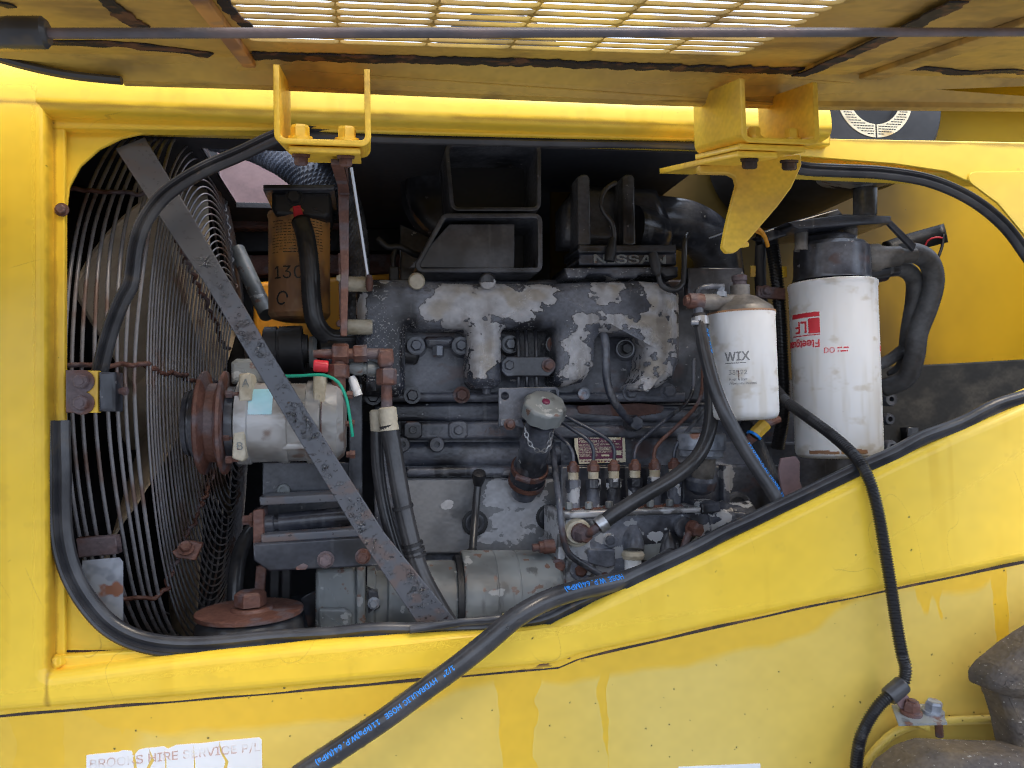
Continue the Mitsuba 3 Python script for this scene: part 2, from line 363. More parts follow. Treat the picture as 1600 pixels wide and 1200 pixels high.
def cover_paint(p, n, uv):
    m, core, rim = peel_mask(p, _bb, 0.08)
    c = mix((0.21, 0.215, 0.225), (0.12, 0.125, 0.135), smoothstep(0.35, 0.7, fbm(p.x * 14, p.y * 14, p.z * 10, 4)))
    c = mix(c, (0.05, 0.05, 0.052), smoothstep(0.60, 0.75, fbm(p.x * 20 + 5, p.y * 20, p.z * 12, 4)) * 0.7)
    c = mix(c, (0.43, 0.435, 0.455) * mi.Color3f(0.8 + 0.4 * fbm(p.x * 90, p.y * 90, p.z * 90, 3)), m)
    return c * (0.85 + 0.3 * fbm(p.x * 200, p.y * 200, p.z * 200, 2))
def pump_paint(p, n, uv):
    f = fbm(p.x * 45, p.y * 45, p.z * 45, 5)
    left = smoothstep(0.30, 0.22, p.x)
    m = smoothstep(0.55, 0.575, f + 0.13 * left)
    return mix(engine_grey(p) * 1.1, (0.40, 0.41, 0.43), m)
def rust_fn(p, n, uv):
    c = mix((0.080, 0.034, 0.027), (0.155, 0.072, 0.052), fbm(p.x * 60, p.y * 60, p.z * 60, 3))
    c = mix(c, (0.115, 0.088, 0.096), smoothstep(0.48, 0.66, fbm(p.x * 33 + 4, p.y * 33, p.z * 33, 3)))
    return c * (0.75 + 0.5 * fbm(p.x * 300, p.y * 300, p.z * 300, 2))
def brace_fn(p, n, uv):
    r = smoothstep(0.46, 0.62, fbm(p.x * 55, p.y * 55, p.z * 55, 4)) * smoothstep(0.3, 0.6, noise(p.x * 9, p.z * 9, 2.0))
    c = mix((0.078, 0.085, 0.102), (0.125, 0.078, 0.060), r * 0.55)
    sp = smoothstep(0.69, 0.75, fbm(p.x * 230, p.y * 230, p.z * 230, 3))
    upper_part = smoothstep(0.10, 0.26, p.z)  # upper end of the bar: plainer grey, fewer dark specks
    return mix(mix(c, (0.085, 0.085, 0.088), upper_part * 0.6), (0.02, 0.018, 0.022), sp * (0.9 - 0.6 * upper_part))
def can_fn(p, n, uv):
    c = mix((0.56, 0.28, 0.085), (0.26, 0.135, 0.07), smoothstep(0.35, 0.65, fbm(p.x * 22, p.y * 22, p.z * 14, 4)))
    return mix(c, (0.36, 0.22, 0.12), smoothstep(0.55, 0.7, fbm(p.x * 50, p.y * 50, p.z * 30, 3)) * 0.6)
def cast_fn(p, n, uv):
    c = mix((0.43, 0.43, 0.43), (0.24, 0.235, 0.225), smoothstep(0.35, 0.7, fbm(p.x * 20, p.y * 20, p.z * 20, 4)))
    return mix(c, (0.16, 0.09, 0.06), smoothstep(0.62, 0.74, fbm(p.x * 37, p.y * 37, p.z * 37 + 4, 3)) * 0.7)
def filter_fn(p, n, uv):
    st = fbm(p.x * 55, p.y * 55, p.z * 6, 3)
    c = mix((0.70, 0.71, 0.715), (0.50, 0.45, 0.36), smoothstep(0.5, 0.8, st) * 0.5)
    c = mix(c, (0.42, 0.36, 0.26), smoothstep(0.56, 0.72, fbm(p.x * 30, p.y * 30, p.z * 40, 4)) * 0.55)
    return mix(c, (0.06, 0.04, 0.03), chips(p, 26.0, 0.22, 0.045))
def sleeve_h(p, n, uv): return 0.5 + 0.5 * dr.sin(uv.x) * dr.sin(uv.y)
def tyre_fn(p, n, uv):
    c = mix((0.062, 0.053, 0.048), (0.115, 0.085, 0.052), smoothstep(0.35, 0.7, fbm(p.x * 12, p.y * 12, p.z * 20, 4)))
    c = c * (0.7 + 0.6 * fbm(p.x * 250, p.y * 250, p.z * 250, 2))
    return mix(c, (0.36, 0.34, 0.30), smoothstep(0.86, 0.90, noise(p.x * 330, p.y * 330, p.z * 330)) * 0.5)
def zinc_fn(p, n, uv):
    c = mix((0.30, 0.33, 0.38), (0.20, 0.22, 0.26), smoothstep(0.4, 0.6, fbm(p.x * 60, p.y * 60, p.z * 60, 3)))
    return mix(c, (0.24, 0.11, 0.07), smoothstep(0.60, 0.70, fbm(p.x * 34, p.y * 34, p.z * 34, 4)))
def rubber_fn(p, n, uv):
    c = mix((0.028, 0.029, 0.034), (0.060, 0.061, 0.066), smoothstep(0.35, 0.7, fbm(p.x * 25, p.y * 25, p.z * 25, 3)))
    return mix(c, (0.10, 0.075, 0.05), smoothstep(0.62, 0.8, fbm(p.x * 60, p.y * 60, p.z * 60, 3)) * 0.5)
def gravel_bump(p, n, uv): return fbm(p.x * 260, p.y * 260, p.z * 260, 3)
def dent(p, n, uv): return fbm(p.x * 9, p.y * 9, p.z * 9, 2) + 0.05 * fbm(p.x * 60, p.y * 60, p.z * 60, 2)
mat('yellow', yellow_paint, 0.27, specular=0.4, bump=dent, bscale=0.003)
mat('skirt_yellow', skirt_paint, 0.45, bump=dent, bscale=0.003)
mat('hood_yellow', hood_paint, 0.5)
mat('bracket_yellow', worn((0.78, 0.50, 0.045), (0.54, 0.32, 0.06), 14, 0.4, 0.75, 0.12), 0.42)
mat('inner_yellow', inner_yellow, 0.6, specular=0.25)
mat('orange', (0.62, 0.27, 0.02), 0.5)
def flake_bump(p, n, uv): return 0.55 * fbm(p.x * 260, p.y * 260, p.z * 260, 3) - 1.2 * peel_mask(p, _pb, 0.12)[0]
mat('manifold', manifold_paint, 0.30, bump=flake_bump, bscale=0.0009)
mat('block', block_paint, 0.30, bump=gravel_bump, bscale=0.0006)
mat('engine', engine_fn, 0.22)
mat('engine_dark', engine_dark_fn, 0.24)
mat('cover', cover_paint, 0.32, bump=gravel_bump, bscale=0.0006)
mat('pump', pump_paint, 0.28, bump=gravel_bump, bscale=0.0005)
mat('rust', rust_fn, 0.55, bump=gravel_bump, bscale=0.0012)
mat('brace', brace_fn, 0.26)
mat('can', can_fn, 0.55)
mat('cast', cast_fn, 0.34, metallic=0.35, bump=gravel_bump, bscale=0.0007)
def greycast_fn(p, n, uv):
    c = mix((0.205, 0.222, 0.225), (0.105, 0.112, 0.115), smoothstep(0.36, 0.7, fbm(p.x * 17, p.y * 17, p.z * 17, 4)))
    c = mix(c, (0.045, 0.045, 0.047), smoothstep(0.60, 0.76, fbm(p.x * 55, p.y * 55, p.z * 9, 4)) * 0.7)
    c = mix(c, (0.15, 0.075, 0.05), smoothstep(0.655, 0.71, fbm(p.x * 70, p.y * 70, p.z * 70 + 5, 4)) * 0.8)
    return mix(c, (0.42, 0.43, 0.43), smoothstep(0.70, 0.74, fbm(p.x * 50 + 9, p.y * 50, p.z * 50, 4)) * 0.6)
mat('greycast', greycast_fn, 0.36, bump=gravel_bump, bscale=0.0005)
mat('bare', worn((0.44, 0.45, 0.47), (0.13, 0.13, 0.135), 55, 0.46, 0.60, 0.15), 0.32, metallic=0.2)
mat('filter_white', filter_fn, 0.33, clearcoat=0.2)
mat('rubber', rubber_fn, 0.27)
mat('hose', worn((0.030, 0.031, 0.035), (0.048, 0.048, 0.052), 30, 0.35, 0.7, 0.15), 0.24)
mat('conduit', (0.018, 0.018, 0.020), 0.22)
mat('black', worn((0.012, 0.013, 0.016), (0.030, 0.030, 0.034), 12, 0.4, 0.7, 0.15), 0.5)
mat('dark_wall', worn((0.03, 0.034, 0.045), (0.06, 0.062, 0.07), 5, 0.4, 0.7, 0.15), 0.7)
mat('wire', worn((0.215, 0.213, 0.23), (0.15, 0.10, 0.085), 20, 0.5, 0.75, 0.15), 0.24)
mat('blade', worn((0.46, 0.38, 0.28), (0.31, 0.25, 0.18), 16, 0.4, 0.75, 0.12), 0.5)
mat('pink', worn((0.25, 0.165, 0.17), (0.16, 0.104, 0.11), 11, 0.35, 0.7, 0.1), 0.55)
mat('steel', zinc_fn, 0.36, metallic=0.35)
mat('zinc', worn((0.42, 0.43, 0.45), (0.28, 0.27, 0.26), 60, 0.4, 0.7, 0.2), 0.3, metallic=0.7)
mat('chrome', (0.75, 0.78, 0.85), 0.12, metallic=1.0)
mat('tyre', tyre_fn, 0.75, bump=gravel_bump, bscale=0.003)
mat('pale', worn((0.46, 0.42, 0.33), (0.34, 0.29, 0.2), 40, 0.4, 0.7, 0.15), 0.5)
mat('white', (0.76, 0.77, 0.78), 0.4)
mat('ink_red', (0.62, 0.035, 0.05), 0.4)
mat('ink_blue', (0.01, 0.23, 0.72), 0.4)
mat('ink_grey', (0.20, 0.205, 0.21), 0.45)
mat('ink_black', (0.03, 0.03, 0.03), 0.45)
mat('ink_faded', worn((0.56, 0.38, 0.32), (0.72, 0.70, 0.69), 60, 0.45, 0.6, 0.1), 0.5)
mat('maroon', (0.13, 0.015, 0.05), 0.4)
mat('cream', worn((0.70, 0.64, 0.47), (0.5, 0.36, 0.16), 45, 0.55, 0.75, 0.06), 0.4)
mat('cyan', worn((0.33, 0.62, 0.74), (0.50, 0.70, 0.78), 30, 0.4, 0.7, 0.03), 0.35)
mat('red', (0.60, 0.03, 0.05), 0.35)
mat('green', (0.01, 0.36, 0.22), 0.35)
mat('soot_shade', worn((0.035, 0.022, 0.018), (0.11, 0.055, 0.025), 60, 0.5, 0.7, 0.3), 0.75)
mat('sealant', worn((0.018, 0.016, 0.020), (0.12, 0.055, 0.03), 55, 0.52, 0.68, 0.3), 0.6)
mat('sleeve', worn((0.055, 0.062, 0.080), (0.12, 0.13, 0.16), 35, 0.4, 0.65, 0.3), 0.3)
mat('dirty_cast', worn((0.19, 0.175, 0.16), (0.085, 0.08, 0.075), 26, 0.35, 0.65, 0.25), 0.4)
mat('dusty_hose', worn((0.11, 0.115, 0.125), (0.06, 0.06, 0.064), 22, 0.35, 0.7, 0.2), 0.45)
mat('grimy', worn((0.010, 0.011, 0.012), (0.045, 0.042, 0.036), 18, 0.45, 0.75, 0.35), 0.75)
mat('rod', worn((0.10, 0.092, 0.105), (0.17, 0.13, 0.13), 25, 0.4, 0.7, 0.15), 0.4)
scene['mat_water'] = {'type': 'dielectric', 'int_ior': 1.33}
OUT = np.array([0, -1.0, 0])

# ================================================================== the machine's shell
zt = Zr0[2] + 0.076
side = thing('side_panel', 'yellow painted side panel of the machine framing the engine opening', 'body panel')
low_top = [(72, 1054), (300, 1024), (500, 1004), (700, 991), (800, 986), (862, 978), (930, 944), (960, 930), (1100, 866), (1200, 817), (1300, 768), (1400, 720), (1500, 675), (1600, 632), (1850, 530)]
low_bot = [(1850, 822), (1600, 879), (1250, 951), (905, 1027), (872, 1040), (450, 1078), (0, 1116), (-500, 1158)]
poly = [(-0.95, zt), (P(68, 300, 0)[0], zt)] + px_poly(low_top, 0) + px_poly(low_bot, 0)
def bend_back(m):
    m = m.subdivide_to_size(0.035, max_iter=12) if hasattr(m, 'subdivide_to_size') else m
    v = np.array(m.vertices); dz_ = np.clip((v[:, 2] - Zr0[2] - .012) / .068, 0, .97)
    v[:, 1] += .075 * (1 - np.sqrt(1 - dz_ ** 2)); return TM(v, m.faces)
part(side, 'frame', bend_back(xz(extrude(rounded(poly, 0.006), 0.03, 0.013, 5), 0.03)), 'yellow', 40, 'bright yellow frame with rounded edges round the opening')
prof = [(0.05, -0.004), (0.010, -0.004), (0.003, 0.000), (0.0, 0.006), (0.0, 0.012)] + [(0.075 * (1 - math.cos(a)), 0.012 + 0.068 * math.sin(a)) for a in np.linspace(0.12, math.pi / 2, 11)] + [(0.30, 0.080), (0.30, 0.070), (0.05, 0.070)]
xs = np.linspace(-0.95, P(1300, 190, 0)[0], 30)
zr = lambda x: Zr0[2] + (x - Zr0[0]) * (Zr1[2] - Zr0[2]) / (Zr1[0] - Zr0[0])
part(side, 'top_rail', sweep(np.stack([xs, xs * 0, zr(xs)], 1), [(a, b) for a, b in prof][::-1], up=(0, 0, 1)) if False else
     TM(*(lambda V, n, m: (V, [f for k in range(m - 1) for i in range(n) for f in ([k * n + i, k * n + (i + 1) % n, (k + 1) * n + (i + 1) % n], [k * n + i, (k + 1) * n + (i + 1) % n, (k + 1) * n + i])] + [[0, i + 1, i] for i in range(1, n - 1)] + [[(m - 1) * n, (m - 1) * n + i, (m - 1) * n + i + 1] for i in range(1, n - 1)]))(
         np.array([[x, a + .0006, zr(x) + b] for x in xs for a, b in prof]), len(prof), len(xs))), 'yellow', 40)
part(side, 'left_flange', plate([(55, 150), (101, 150), (101, 1050), (55, 1060)], 0.027, 0.006, 0.002), 'yellow')
part(side, 'top_flange', plate([(60, 140), (1298, 178), (1298, 226), (1090, 218), (850, 213), (580, 206), (60, 200)], 0.024, 0.02, 0.003), 'yellow')
part(side, 'bottom_flange', plate([(78, 1026), (320, 1008), (640, 985), (640, 1020), (78, 1072)], 0.0225, 0.008, 0.003), 'yellow')
opening = [(103, 330), (108, 292), (125, 260), (155, 233), (190, 216), (225, 208), (430, 200), (850, 208), (1090, 214), (1250, 244), (1400, 256), (1480, 268), (1540, 296), (1590, 340), (1640, 420), (1690, 540), (1640, 590), (1500, 652), (1400, 696),
           (1300, 744), (1200, 794), (1100, 843), (1000, 890), (930, 925), (870, 962), (800, 978), (700, 984), (560, 988), (430, 995), (340, 1007), (270, 1010), (215, 1000), (165, 972), (132, 935), (110, 890), (103, 800), (103, 660)]
sheet = rounded(px_poly([(40, 120), (1294, 176), (1298, 217), (1850, 228), (1850, 640), (960, 960), (900, 1010), (640, 1030), (40, 1090)], 0.038), 0).difference(rounded(px_poly(opening, 0.038), 0.004))
part(side, 'opening_sheet', xz(extrude(sheet, 0.004, 0.001, 1), 0.042), 'yellow')
part(side, 'corner_gusset', plate([(1492, 268), (1850, 268), (1850, 600), (1690, 560), (1640, 440), (1600, 366), (1560, 318), (1520, 288)], 0.034, 0.003, 0.001, 0.01), 'yellow')
part(side, 'rear_rail', plate([(1215, 214), (1850, 226), (1850, 288), (1600, 279), (1215, 262)], 0.050, 0.05, 0.004), 'yellow', label='lower yellow rail behind the right hood bracket')
for q in (R4_(100.5, 204, 103.5, 320), R4_(100.5, 905, 103.5, 1016), R4_(104, 200.5, 250, 203), R4_(104, 1016, 190, 1019)): part(side, 'gap_shade', plate(q, .0372, .004, 0), 'soot_shade')  # dark strips painted in for the shadowed gaps at the flange edges
part(side, 'weld', rough(TM(*(lambda m: (m.vertices * [.010, .006, .008] + P(88, 1034, .02), m.faces))(trimesh.creation.icosphere(3))), 0.004, 160, 5), 'yellow')
for a, b in ((130, 245), (1300, 1290)): pass
part(side, 'skirt', plate([(-500, 1120), (0, 1105), (450, 1068), (872, 1030), (905, 1018), (1250, 941), (1600, 869), (1850, 812), (1850, 1500), (-500, 1500)], 0.007, 0.004, 0.001), 'skirt_yellow', label='paler weathered yellow skirt panel with drip stains')
part(side, 'fender_highlight', tube([(1310, 1300, -.005), (1345, 1210, -.010), (1375, 1165, -.012), (1412, 1138, -.012), (1465, 1128, -.010), (1540, 1124, -.004), (1700, 1120, 0)], 0.006, 12), 'skirt_yellow')  # tube standing in for light caught on the curved fender

sq = [(-500, 1163), (0, 1121), (450, 1083), (872, 1045), (905, 1031), (1250, 952.5), (1600, 880.5), (1850, 823.5)]
part(side, 'seam_gap', plate(sq + [(a, float(np.interp(a, [q[0] for q in sq], [q[1] for q in sq])) - 3.4 - 1.0 * math.sin(a * .013) - .8 * math.sin(a * .041)) for a in np.arange(1850, -501, -25.0)], .0062, .003, 0), 'soot_shade')
# enclosure of the bay
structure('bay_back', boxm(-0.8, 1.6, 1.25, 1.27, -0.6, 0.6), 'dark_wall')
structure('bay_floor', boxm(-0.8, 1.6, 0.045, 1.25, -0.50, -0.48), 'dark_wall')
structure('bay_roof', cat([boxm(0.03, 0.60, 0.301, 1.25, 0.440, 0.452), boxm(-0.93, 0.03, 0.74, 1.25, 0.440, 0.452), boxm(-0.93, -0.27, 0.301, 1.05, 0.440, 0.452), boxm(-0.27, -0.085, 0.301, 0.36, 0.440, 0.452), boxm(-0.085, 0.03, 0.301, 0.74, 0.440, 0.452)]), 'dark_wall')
structure('shade_cover', boxm(0.62, 1.7, 0.45, 0.555, 0.66, 0.668), 'inner_yellow')  # added panel, kept only to darken the bulkhead
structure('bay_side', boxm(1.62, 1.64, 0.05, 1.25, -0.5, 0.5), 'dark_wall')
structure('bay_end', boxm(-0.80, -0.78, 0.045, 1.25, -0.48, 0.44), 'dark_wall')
bulk = thing('bulkhead', 'yellow inner bulkhead sheet behind the large white filter, sooty and painted with shade on its left', 'bulkhead')
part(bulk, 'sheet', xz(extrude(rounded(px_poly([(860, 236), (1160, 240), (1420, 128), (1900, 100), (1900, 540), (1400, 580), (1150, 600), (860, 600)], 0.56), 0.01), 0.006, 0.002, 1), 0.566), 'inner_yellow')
part(bulk, 'foot_plate', plate([(1360, 574), (1480, 568), (1900, 545), (1900, 900), (1360, 900)], 0.46, 0.02, 0.004), 'grimy')
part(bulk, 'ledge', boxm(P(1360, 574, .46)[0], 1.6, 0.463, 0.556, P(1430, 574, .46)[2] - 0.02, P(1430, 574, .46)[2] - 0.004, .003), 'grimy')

# ------------------------------------------------------------------ the raised hood
A, B = P(400, 90, -.15), P(1300, 114, -.15)
HU = (B - A) / np.linalg.norm(B - A); HV = np.array([0, -1, -.2]); HV -= HU * (HU @ HV); HV /= np.linalg.norm(HV); HN = np.cross(HU, HV)
def H(px, py, w=0.0):
    d = ray(px, py); o = A + HN * w
    p = CAM + d * (((o - CAM) @ HN) / (d @ HN)); return (p - o) @ HU, (p - o) @ HV
def hood_local(m, w=0.0):
    v = np.asarray(m.vertices); return TM(A + v[:, :1] * HU + v[:, 1:2] * HV + (v[:, 2:] + w) * HN, m.faces)
hood = thing('engine_hood', 'raised yellow hood seen from below with a slotted grille', 'hood')
from shapely.geometry import LineString
from shapely.ops import unary_union
slots = []
for k in range(21):
    for c in range(6):
        u0 = 0.004 + c * 0.0836
        if k == 1 and c in (2, 3): pass
        slots.append(LineString([(u0 + .007, .074 + .0200 * (k - 0)), (u0 + .0745, .074 + .0200 * k)]).buffer(.0080, quad_segs=4))
sheetp = sbox(-0.85, -0.005, 1.15, 0.56).difference(unary_union(slots))
part(hood, 'grille_sheet', hood_local(extrude(sheetp, 0.0036, 0.0012, 2), -0.0036), 'hood_yellow', label='hood sheet punched with rows of slots')
seam = [(-420, 50), (-200, 60), (0, 72), (200, 80), (400, 90), (700, 98), (1000, 106), (1300, 114), (1600, 119), (1900, 124)]
bot = [(-420, 10), (-200, 45), (-60, 80), (0, 98), (60, 112), (120, 121), (190, 127), (420, 134), (700, 146), (1000, 158), (1275, 166), (1600, 169), (1900, 174)]
part(hood, 'lip', ribbon([P(a, b - 1, -.151) for a, b in seam], [P(a, b, -.116) for a, b in bot], np.array([0, 0.004, 0.003])), 'hood_yellow', 40)
part(hood, 'lip_flange', ribbon([P(a, b, -.1165) for a, b in bot[6:]], [P(a, b - 9, -.1165) for a, b in bot[6:]], np.array([0, 0.012, 0.0])), 'hood_yellow', 30)
part(hood, 'edge_trim', sweep(spline(np.array([P(-200, 30, -.12), P(-60, 70, -.12), P(0, 92, -.122), P(60, 108, -.124), P(120, 119, -.124), P(190, 126, -.124)]), .01), circle(.006, 8) * [1, .7]), 'rubber')
# stiffener bars under the sheet (placed in the hood's own plane)
def hood_bar(name, pa, pb, wa, h, mt, t=0.003):
    a, b = np.array(H(*pa)), np.array(H(*pb)); d = (b - a) / np.linalg.norm(b - a); s = np.array([-d[1], d[0]]) * wa / 2
    return part(hood, name, hood_local(extrude(Polygon([a - s, b - s, b + s, a + s]), h, min(.002, h / 3), 2), 0.0005), mt)
hood_bar('stiffener', (398, 106), (308, -14), .014, .007, 'can')
hood_bar('stiffener', (1360, 116), (1760, -20), .030, .006, 'hood_yellow')
hood_bar('stiffener', (1285, 110), (1700, -60), .060, .004, 'hood_yellow')
def hood_strip(line, wmin, wmax, seed, freq=60, h=0.0012, w0=0.0008):
    freq *= 1.25
    g = np.random.default_rng(seed)
    q = spline(np.array([[*H(*p), 0] for p in line]), .0022)[:, :2]
    d = np.gradient(q, axis=0); d /= np.linalg.norm(d, axis=1, keepdims=True); nn = np.stack([-d[:, 1], d[:, 0]], 1)
    f = lambda s: wmin + (wmax - wmin) * meshkit.fbm(np.column_stack([q * freq, np.full(len(q), s)]), 4, seed)
    a, b = q + nn * f(3.3)[:, None], q - nn * f(9.1)[:, None]
    return part(hood, 'sealant', hood_local(extrude(Polygon(np.vstack([a, b[::-1]])).buffer(0), h, 0), w0), 'sealant')
hood_strip([(395, 84), (560, 89), (800, 95), (1000, 102), (1140, 106), (1262, 109)], .000, .026, 3, 75, .0018)
hood_strip([(1250, 110), (1300, 88), (1370, 56), (1440, 22), (1500, -10)], .003, .014, 4, 50, .0015, .0055)
hood_strip([(60, 64), (170, 67), (260, 75), (330, 84)], .000, .018, 5, 40)
hood_strip([(160, -8), (185, 15), (205, 32), (222, 40)], .000, .014, 6, 60)
hood_strip([(1395, 107), (1450, 106), (1500, 112), (1560, 110), (1640, 113)], .000, .016, 8, 60)
hood_strip([(345, -8), (365, 20), (390, 40)], .000, .010, 9, 60)
hood_strip([(-60, 2), (0, 4), (18, 9)], .001, .008, 10, 60)
# U brackets bolted under the hood
def U_bracket(pl, pr, top, bot, y0, y1, t=0.006):
    xl, xr = P(*pl, y0)[0], P(*pr, y0)[0]; zt_, zb_ = P(pl[0], top, y0)[2], P(pl[0], bot, y0)[2]
    outer = Polygon([(xl, zt_), (xl, zb_), (xr, zb_), (xr, zt_)]); r = .010
    outer = outer.union(Polygon()).buffer(-r).buffer(r) .union(sbox(xl, (zt_ + zb_) / 2, xr, zt_))
    inner = sbox(xl + t, zb_ + t, xr - t, zt_ + .05); inner = inner.buffer(-r * .5).buffer(r * .5).union(sbox(xl + t, (zt_ + zb_) / 2, xr - t, zt_ + .05))
    return tilt(xz(extrude(outer.difference(inner), y1 - y0, 0.0015, 2), y1), y0), (xl, xr, zt_, zb_)
def tilt(m, y0, s=.22):
    v = np.array(m.vertices); v[:, 2] += s * (v[:, 1] - y0); return TM(v, m.faces)
HY = -.205
m, ub = U_bracket((427, 160), (579, 160), 100, 224, HY, HY + .115)
br = part(hood, 'hinge_bracket', m, 'bracket_yellow', label='left U-shaped yellow bracket under the hood lip')
for q in (469, 542): part(hood, 'bolt', tilt(hexhead([P(q, 205, HY + .02)[0], HY + .020, ub[3] + .006], (0, 0, 1), 15 * K(q, HY), .016, 1.3), HY), 'bracket_yellow', 25)
m, ub2 = U_bracket((1158, 180), (1280, 180), 122, 222, HY, HY + .125)
br2 = part(hood, 'hinge_bracket', m, 'bracket_yellow', label='right U-shaped yellow bracket under the hood lip')
for q in (1178, 1237): part(hood, 'bolt', tilt(hexhead([P(q, 205, HY + .02)[0], HY + .020, ub2[3] + .006], (0, 0, 1), 11 * K(q, HY), .014, 1.3), HY), 'bracket_yellow', 25)

# hinges that the brackets are bolted to
h1 = thing('hood_hinge', 'left rusty hood hinge bolted under the U-shaped bracket', 'hinge')
z1 = ub[3]
part(h1, 'plate', tilt(boxm(P(450, 228, HY)[0], P(563, 228, HY)[0], HY + .004, HY + .11, z1 - .0075, z1 - .001, .002), HY), 'bracket_yellow', label='yellow plate under the left bracket')
for q in (470, 540): part(h1, 'bolt', tilt(hexhead([P(q, 240, HY + .02)[0], HY + .022, z1 - .0078], (0, 0, -1), 11 * K(q, HY), .011, 1.3), HY), 'rust', 25)
part(h1, 'arm', plate([(526, 232), (543, 232), (545, 300), (545, 420), (542, 525), (532, 525), (532, 420), (528, 300)], 0.105, 0.006, 0.0015), 'rust', label='rusty flat arm hanging from the left hinge')
part(h1, 'web', cat([tilt(boxm(P(524, 235, -.05)[0], P(541, 235, -.05)[0], HY + .03, .104, z1 - .0142, z1 - .0082, .002), HY, .16)]), 'rust')
h2 = thing('hood_hinge', 'right yellow hood hinge with a pointed fin hanging into the bay', 'hinge')
z2 = ub2[3]
part(h2, 'plate', tilt(boxm(P(1157, 228, HY)[0], P(1262, 228, HY)[0], HY + .003, HY + .12, z2 - .0075, z2 - .0008, .002), HY), 'bracket_yellow')
part(h2, 'side_plate', tilt(boxm(P(1157, 240, HY)[0], P(1220, 240, HY)[0], HY + .006, .035, z2 - .0152, z2 - .0082, .002), HY), 'bracket_yellow')
for q in (1172, 1234): part(h2, 'bolt', tilt(hexhead([P(q, 240, HY + .02)[0], HY + .022, z2 - .0155], (0, 0, -1), 12 * K(q, HY), .011, 1.2), HY), 'soot_shade', 25)
part(h2, 'fin', plate([(1092, 258), (1252, 240), (1253, 258), (1238, 292), (1216, 322), (1190, 352), (1168, 378), (1150, 394), (1136, 395), (1129, 386), (1136, 350), (1146, 310), (1152, 288), (1149, 276), (1138, 271), (1092, 270)], -0.100, 0.008, 0.002, 0.003), 'bracket_yellow', label='pointed yellow fin hanging from the right hinge')
part(h2, 'peg', cyl((1146, 385, -.096), (1168, 382, -.090), 4, 12), 'bracket_yellow')

rod = thing('prop_rod', 'dark steel rod running across under the raised hood', 'rod')
part(rod, 'rod', cyl((60, 52, -.43), (1800, 50, -.43), 7.5, 20, .02), 'rod')
part(rod, 'sleeve', turned((-160, 51, -.43), (76, 51, -.43), [(0, 0), (0, 22), (.72, 24), (.75, 25), (.97, 25), (1, 19), (1, 0)], 24), 'rubber', label='black sleeve on the end of the rod')

# ------------------------------------------------------------------ seals, latch, brace
def seal_prof(w, d):
    a = np.arange(26) * 2 * math.pi / 26
    x = np.cos(a) * w; y = np.sin(a) * d
    y = y * np.where(np.sin(a) > 0, 1.0, 0.6); y = y - np.sign(np.sin(a)) * d * (0.85 * np.exp(-((x - .02 * w) / (w * .13)) ** 2) + .25 * np.exp(-((x - .6 * w) / (w * .1)) ** 2))
    return np.stack([x, y], 1)
low = [(93, 655, .020), (92, 720, .018), (92, 790, .018), (98, 850, .018), (112, 900, .018), (136, 944, .018), (170, 979, .018), (218, 1003, .018), (280, 1012, .018), (350, 1009, .018), (430, 1000, .018), (560, 992, .018), (700, 986, .018), (790, 983, .016),
       (850, 973, .014), (905, 948, .014), (960, 920, .014), (1030, 886, .014), (1100, 852, .014), (1200, 805, .014), (1300, 756, .014), (1400, 708, .014), (1500, 664, .014), (1600, 621, .014), (1800, 540, .014)]
pth = spline(pts3(low), .006)
pth = pth + np.stack([meshkit.noise(pth * 14) - .5, 0 * pth[:, 0], meshkit.noise(pth * 17 + 5) - .5], 1) * .005
sl = thing('rubber_seal', 'thick black rubber seal along the lower edge of the opening', 'seal')
part(sl, 'strip', sweep(pth, seal_prof(.0125, .012), up=(0, -1, 0)), 'rubber', 45)
# loose flap of the seal under the hose
fl = sweep(spline(pts3([(640, 984, .004), (720, 973, .003), (790, 966, .002), (835, 957, .002)]), .006), circle(1, 8) * [.005, .003], up=(0, -1, 0))
part(sl, 'torn_flap', rough(fl, .002, 70, 3), 'rubber', 40, 'torn ragged flap of the seal')
up_ = [(1800, 700, .030), (1700, 560, .030), (1640, 452, .030), (1605, 398, .030), (1570, 352, .028), (1520, 312, .028), (1455, 283, .028), (1380, 270, .028), (1300, 266, .028), (1250, 262, .030), (1170, 240, .034), (1090, 224, .034), (850, 219, .034), (600, 213, .034), (480, 208, .026), (437, 212, .016),
       (375, 240, .012), (312, 268, .012), (258, 304, .012), (226, 345, .012), (212, 385, .012), (207, 425, .012), (203, 446, .012), (190, 470, .014), (176, 505, .016), (164, 545, .020), (155, 584, .026)]
s2 = thing('rubber_seal', 'loose black rubber seal hanging across the fan guard from the top edge', 'seal')
part(s2, 'strip', sweep(spline(pts3(up_), .006), seal_prof(.0095, .010), up=(0, -1, 0)), 'rubber', 45)

lt = thing('latch', 'rusty latch bracket with two bolts on the left edge of the opening', 'latch')
part(lt, 'plate', pbox(102, 578, 132, 645, .006, .012, .002), 'rust')
part(lt, 'yellow_plate', pbox(131.5, 579, 153, 645, .0065, .011, .0015), 'bracket_yellow', label='strip of the latch that still has its yellow paint')
part(lt, 'socket', pbox(153.5, 581, 180, 643, .004, .03, .004), 'engine_dark')
bolt(lt, 129, 596, .006, 12, 'rust', .010, 1.5, dome=True); bolt(lt, 129, 630, .006, 12, 'rust', .010, 1.5, dome=True)
part(lt, 'pin', turned((176, 611, .02), (200, 611, .02), [(0, 0), (0, 5), (.6, 5), (.62, 6.5), (.95, 6.5), (1, 5), (1, 0)], 14), 'rust')
single('rust_stud', 'small rusty stud on the yellow flange left of the fan guard', 'stud', cat([hexhead(P(97, 328, .027), OUT, .006, .006), hexhead(P(99, 577, .027), OUT, .003, .005, 0)][:1]), 'rust')

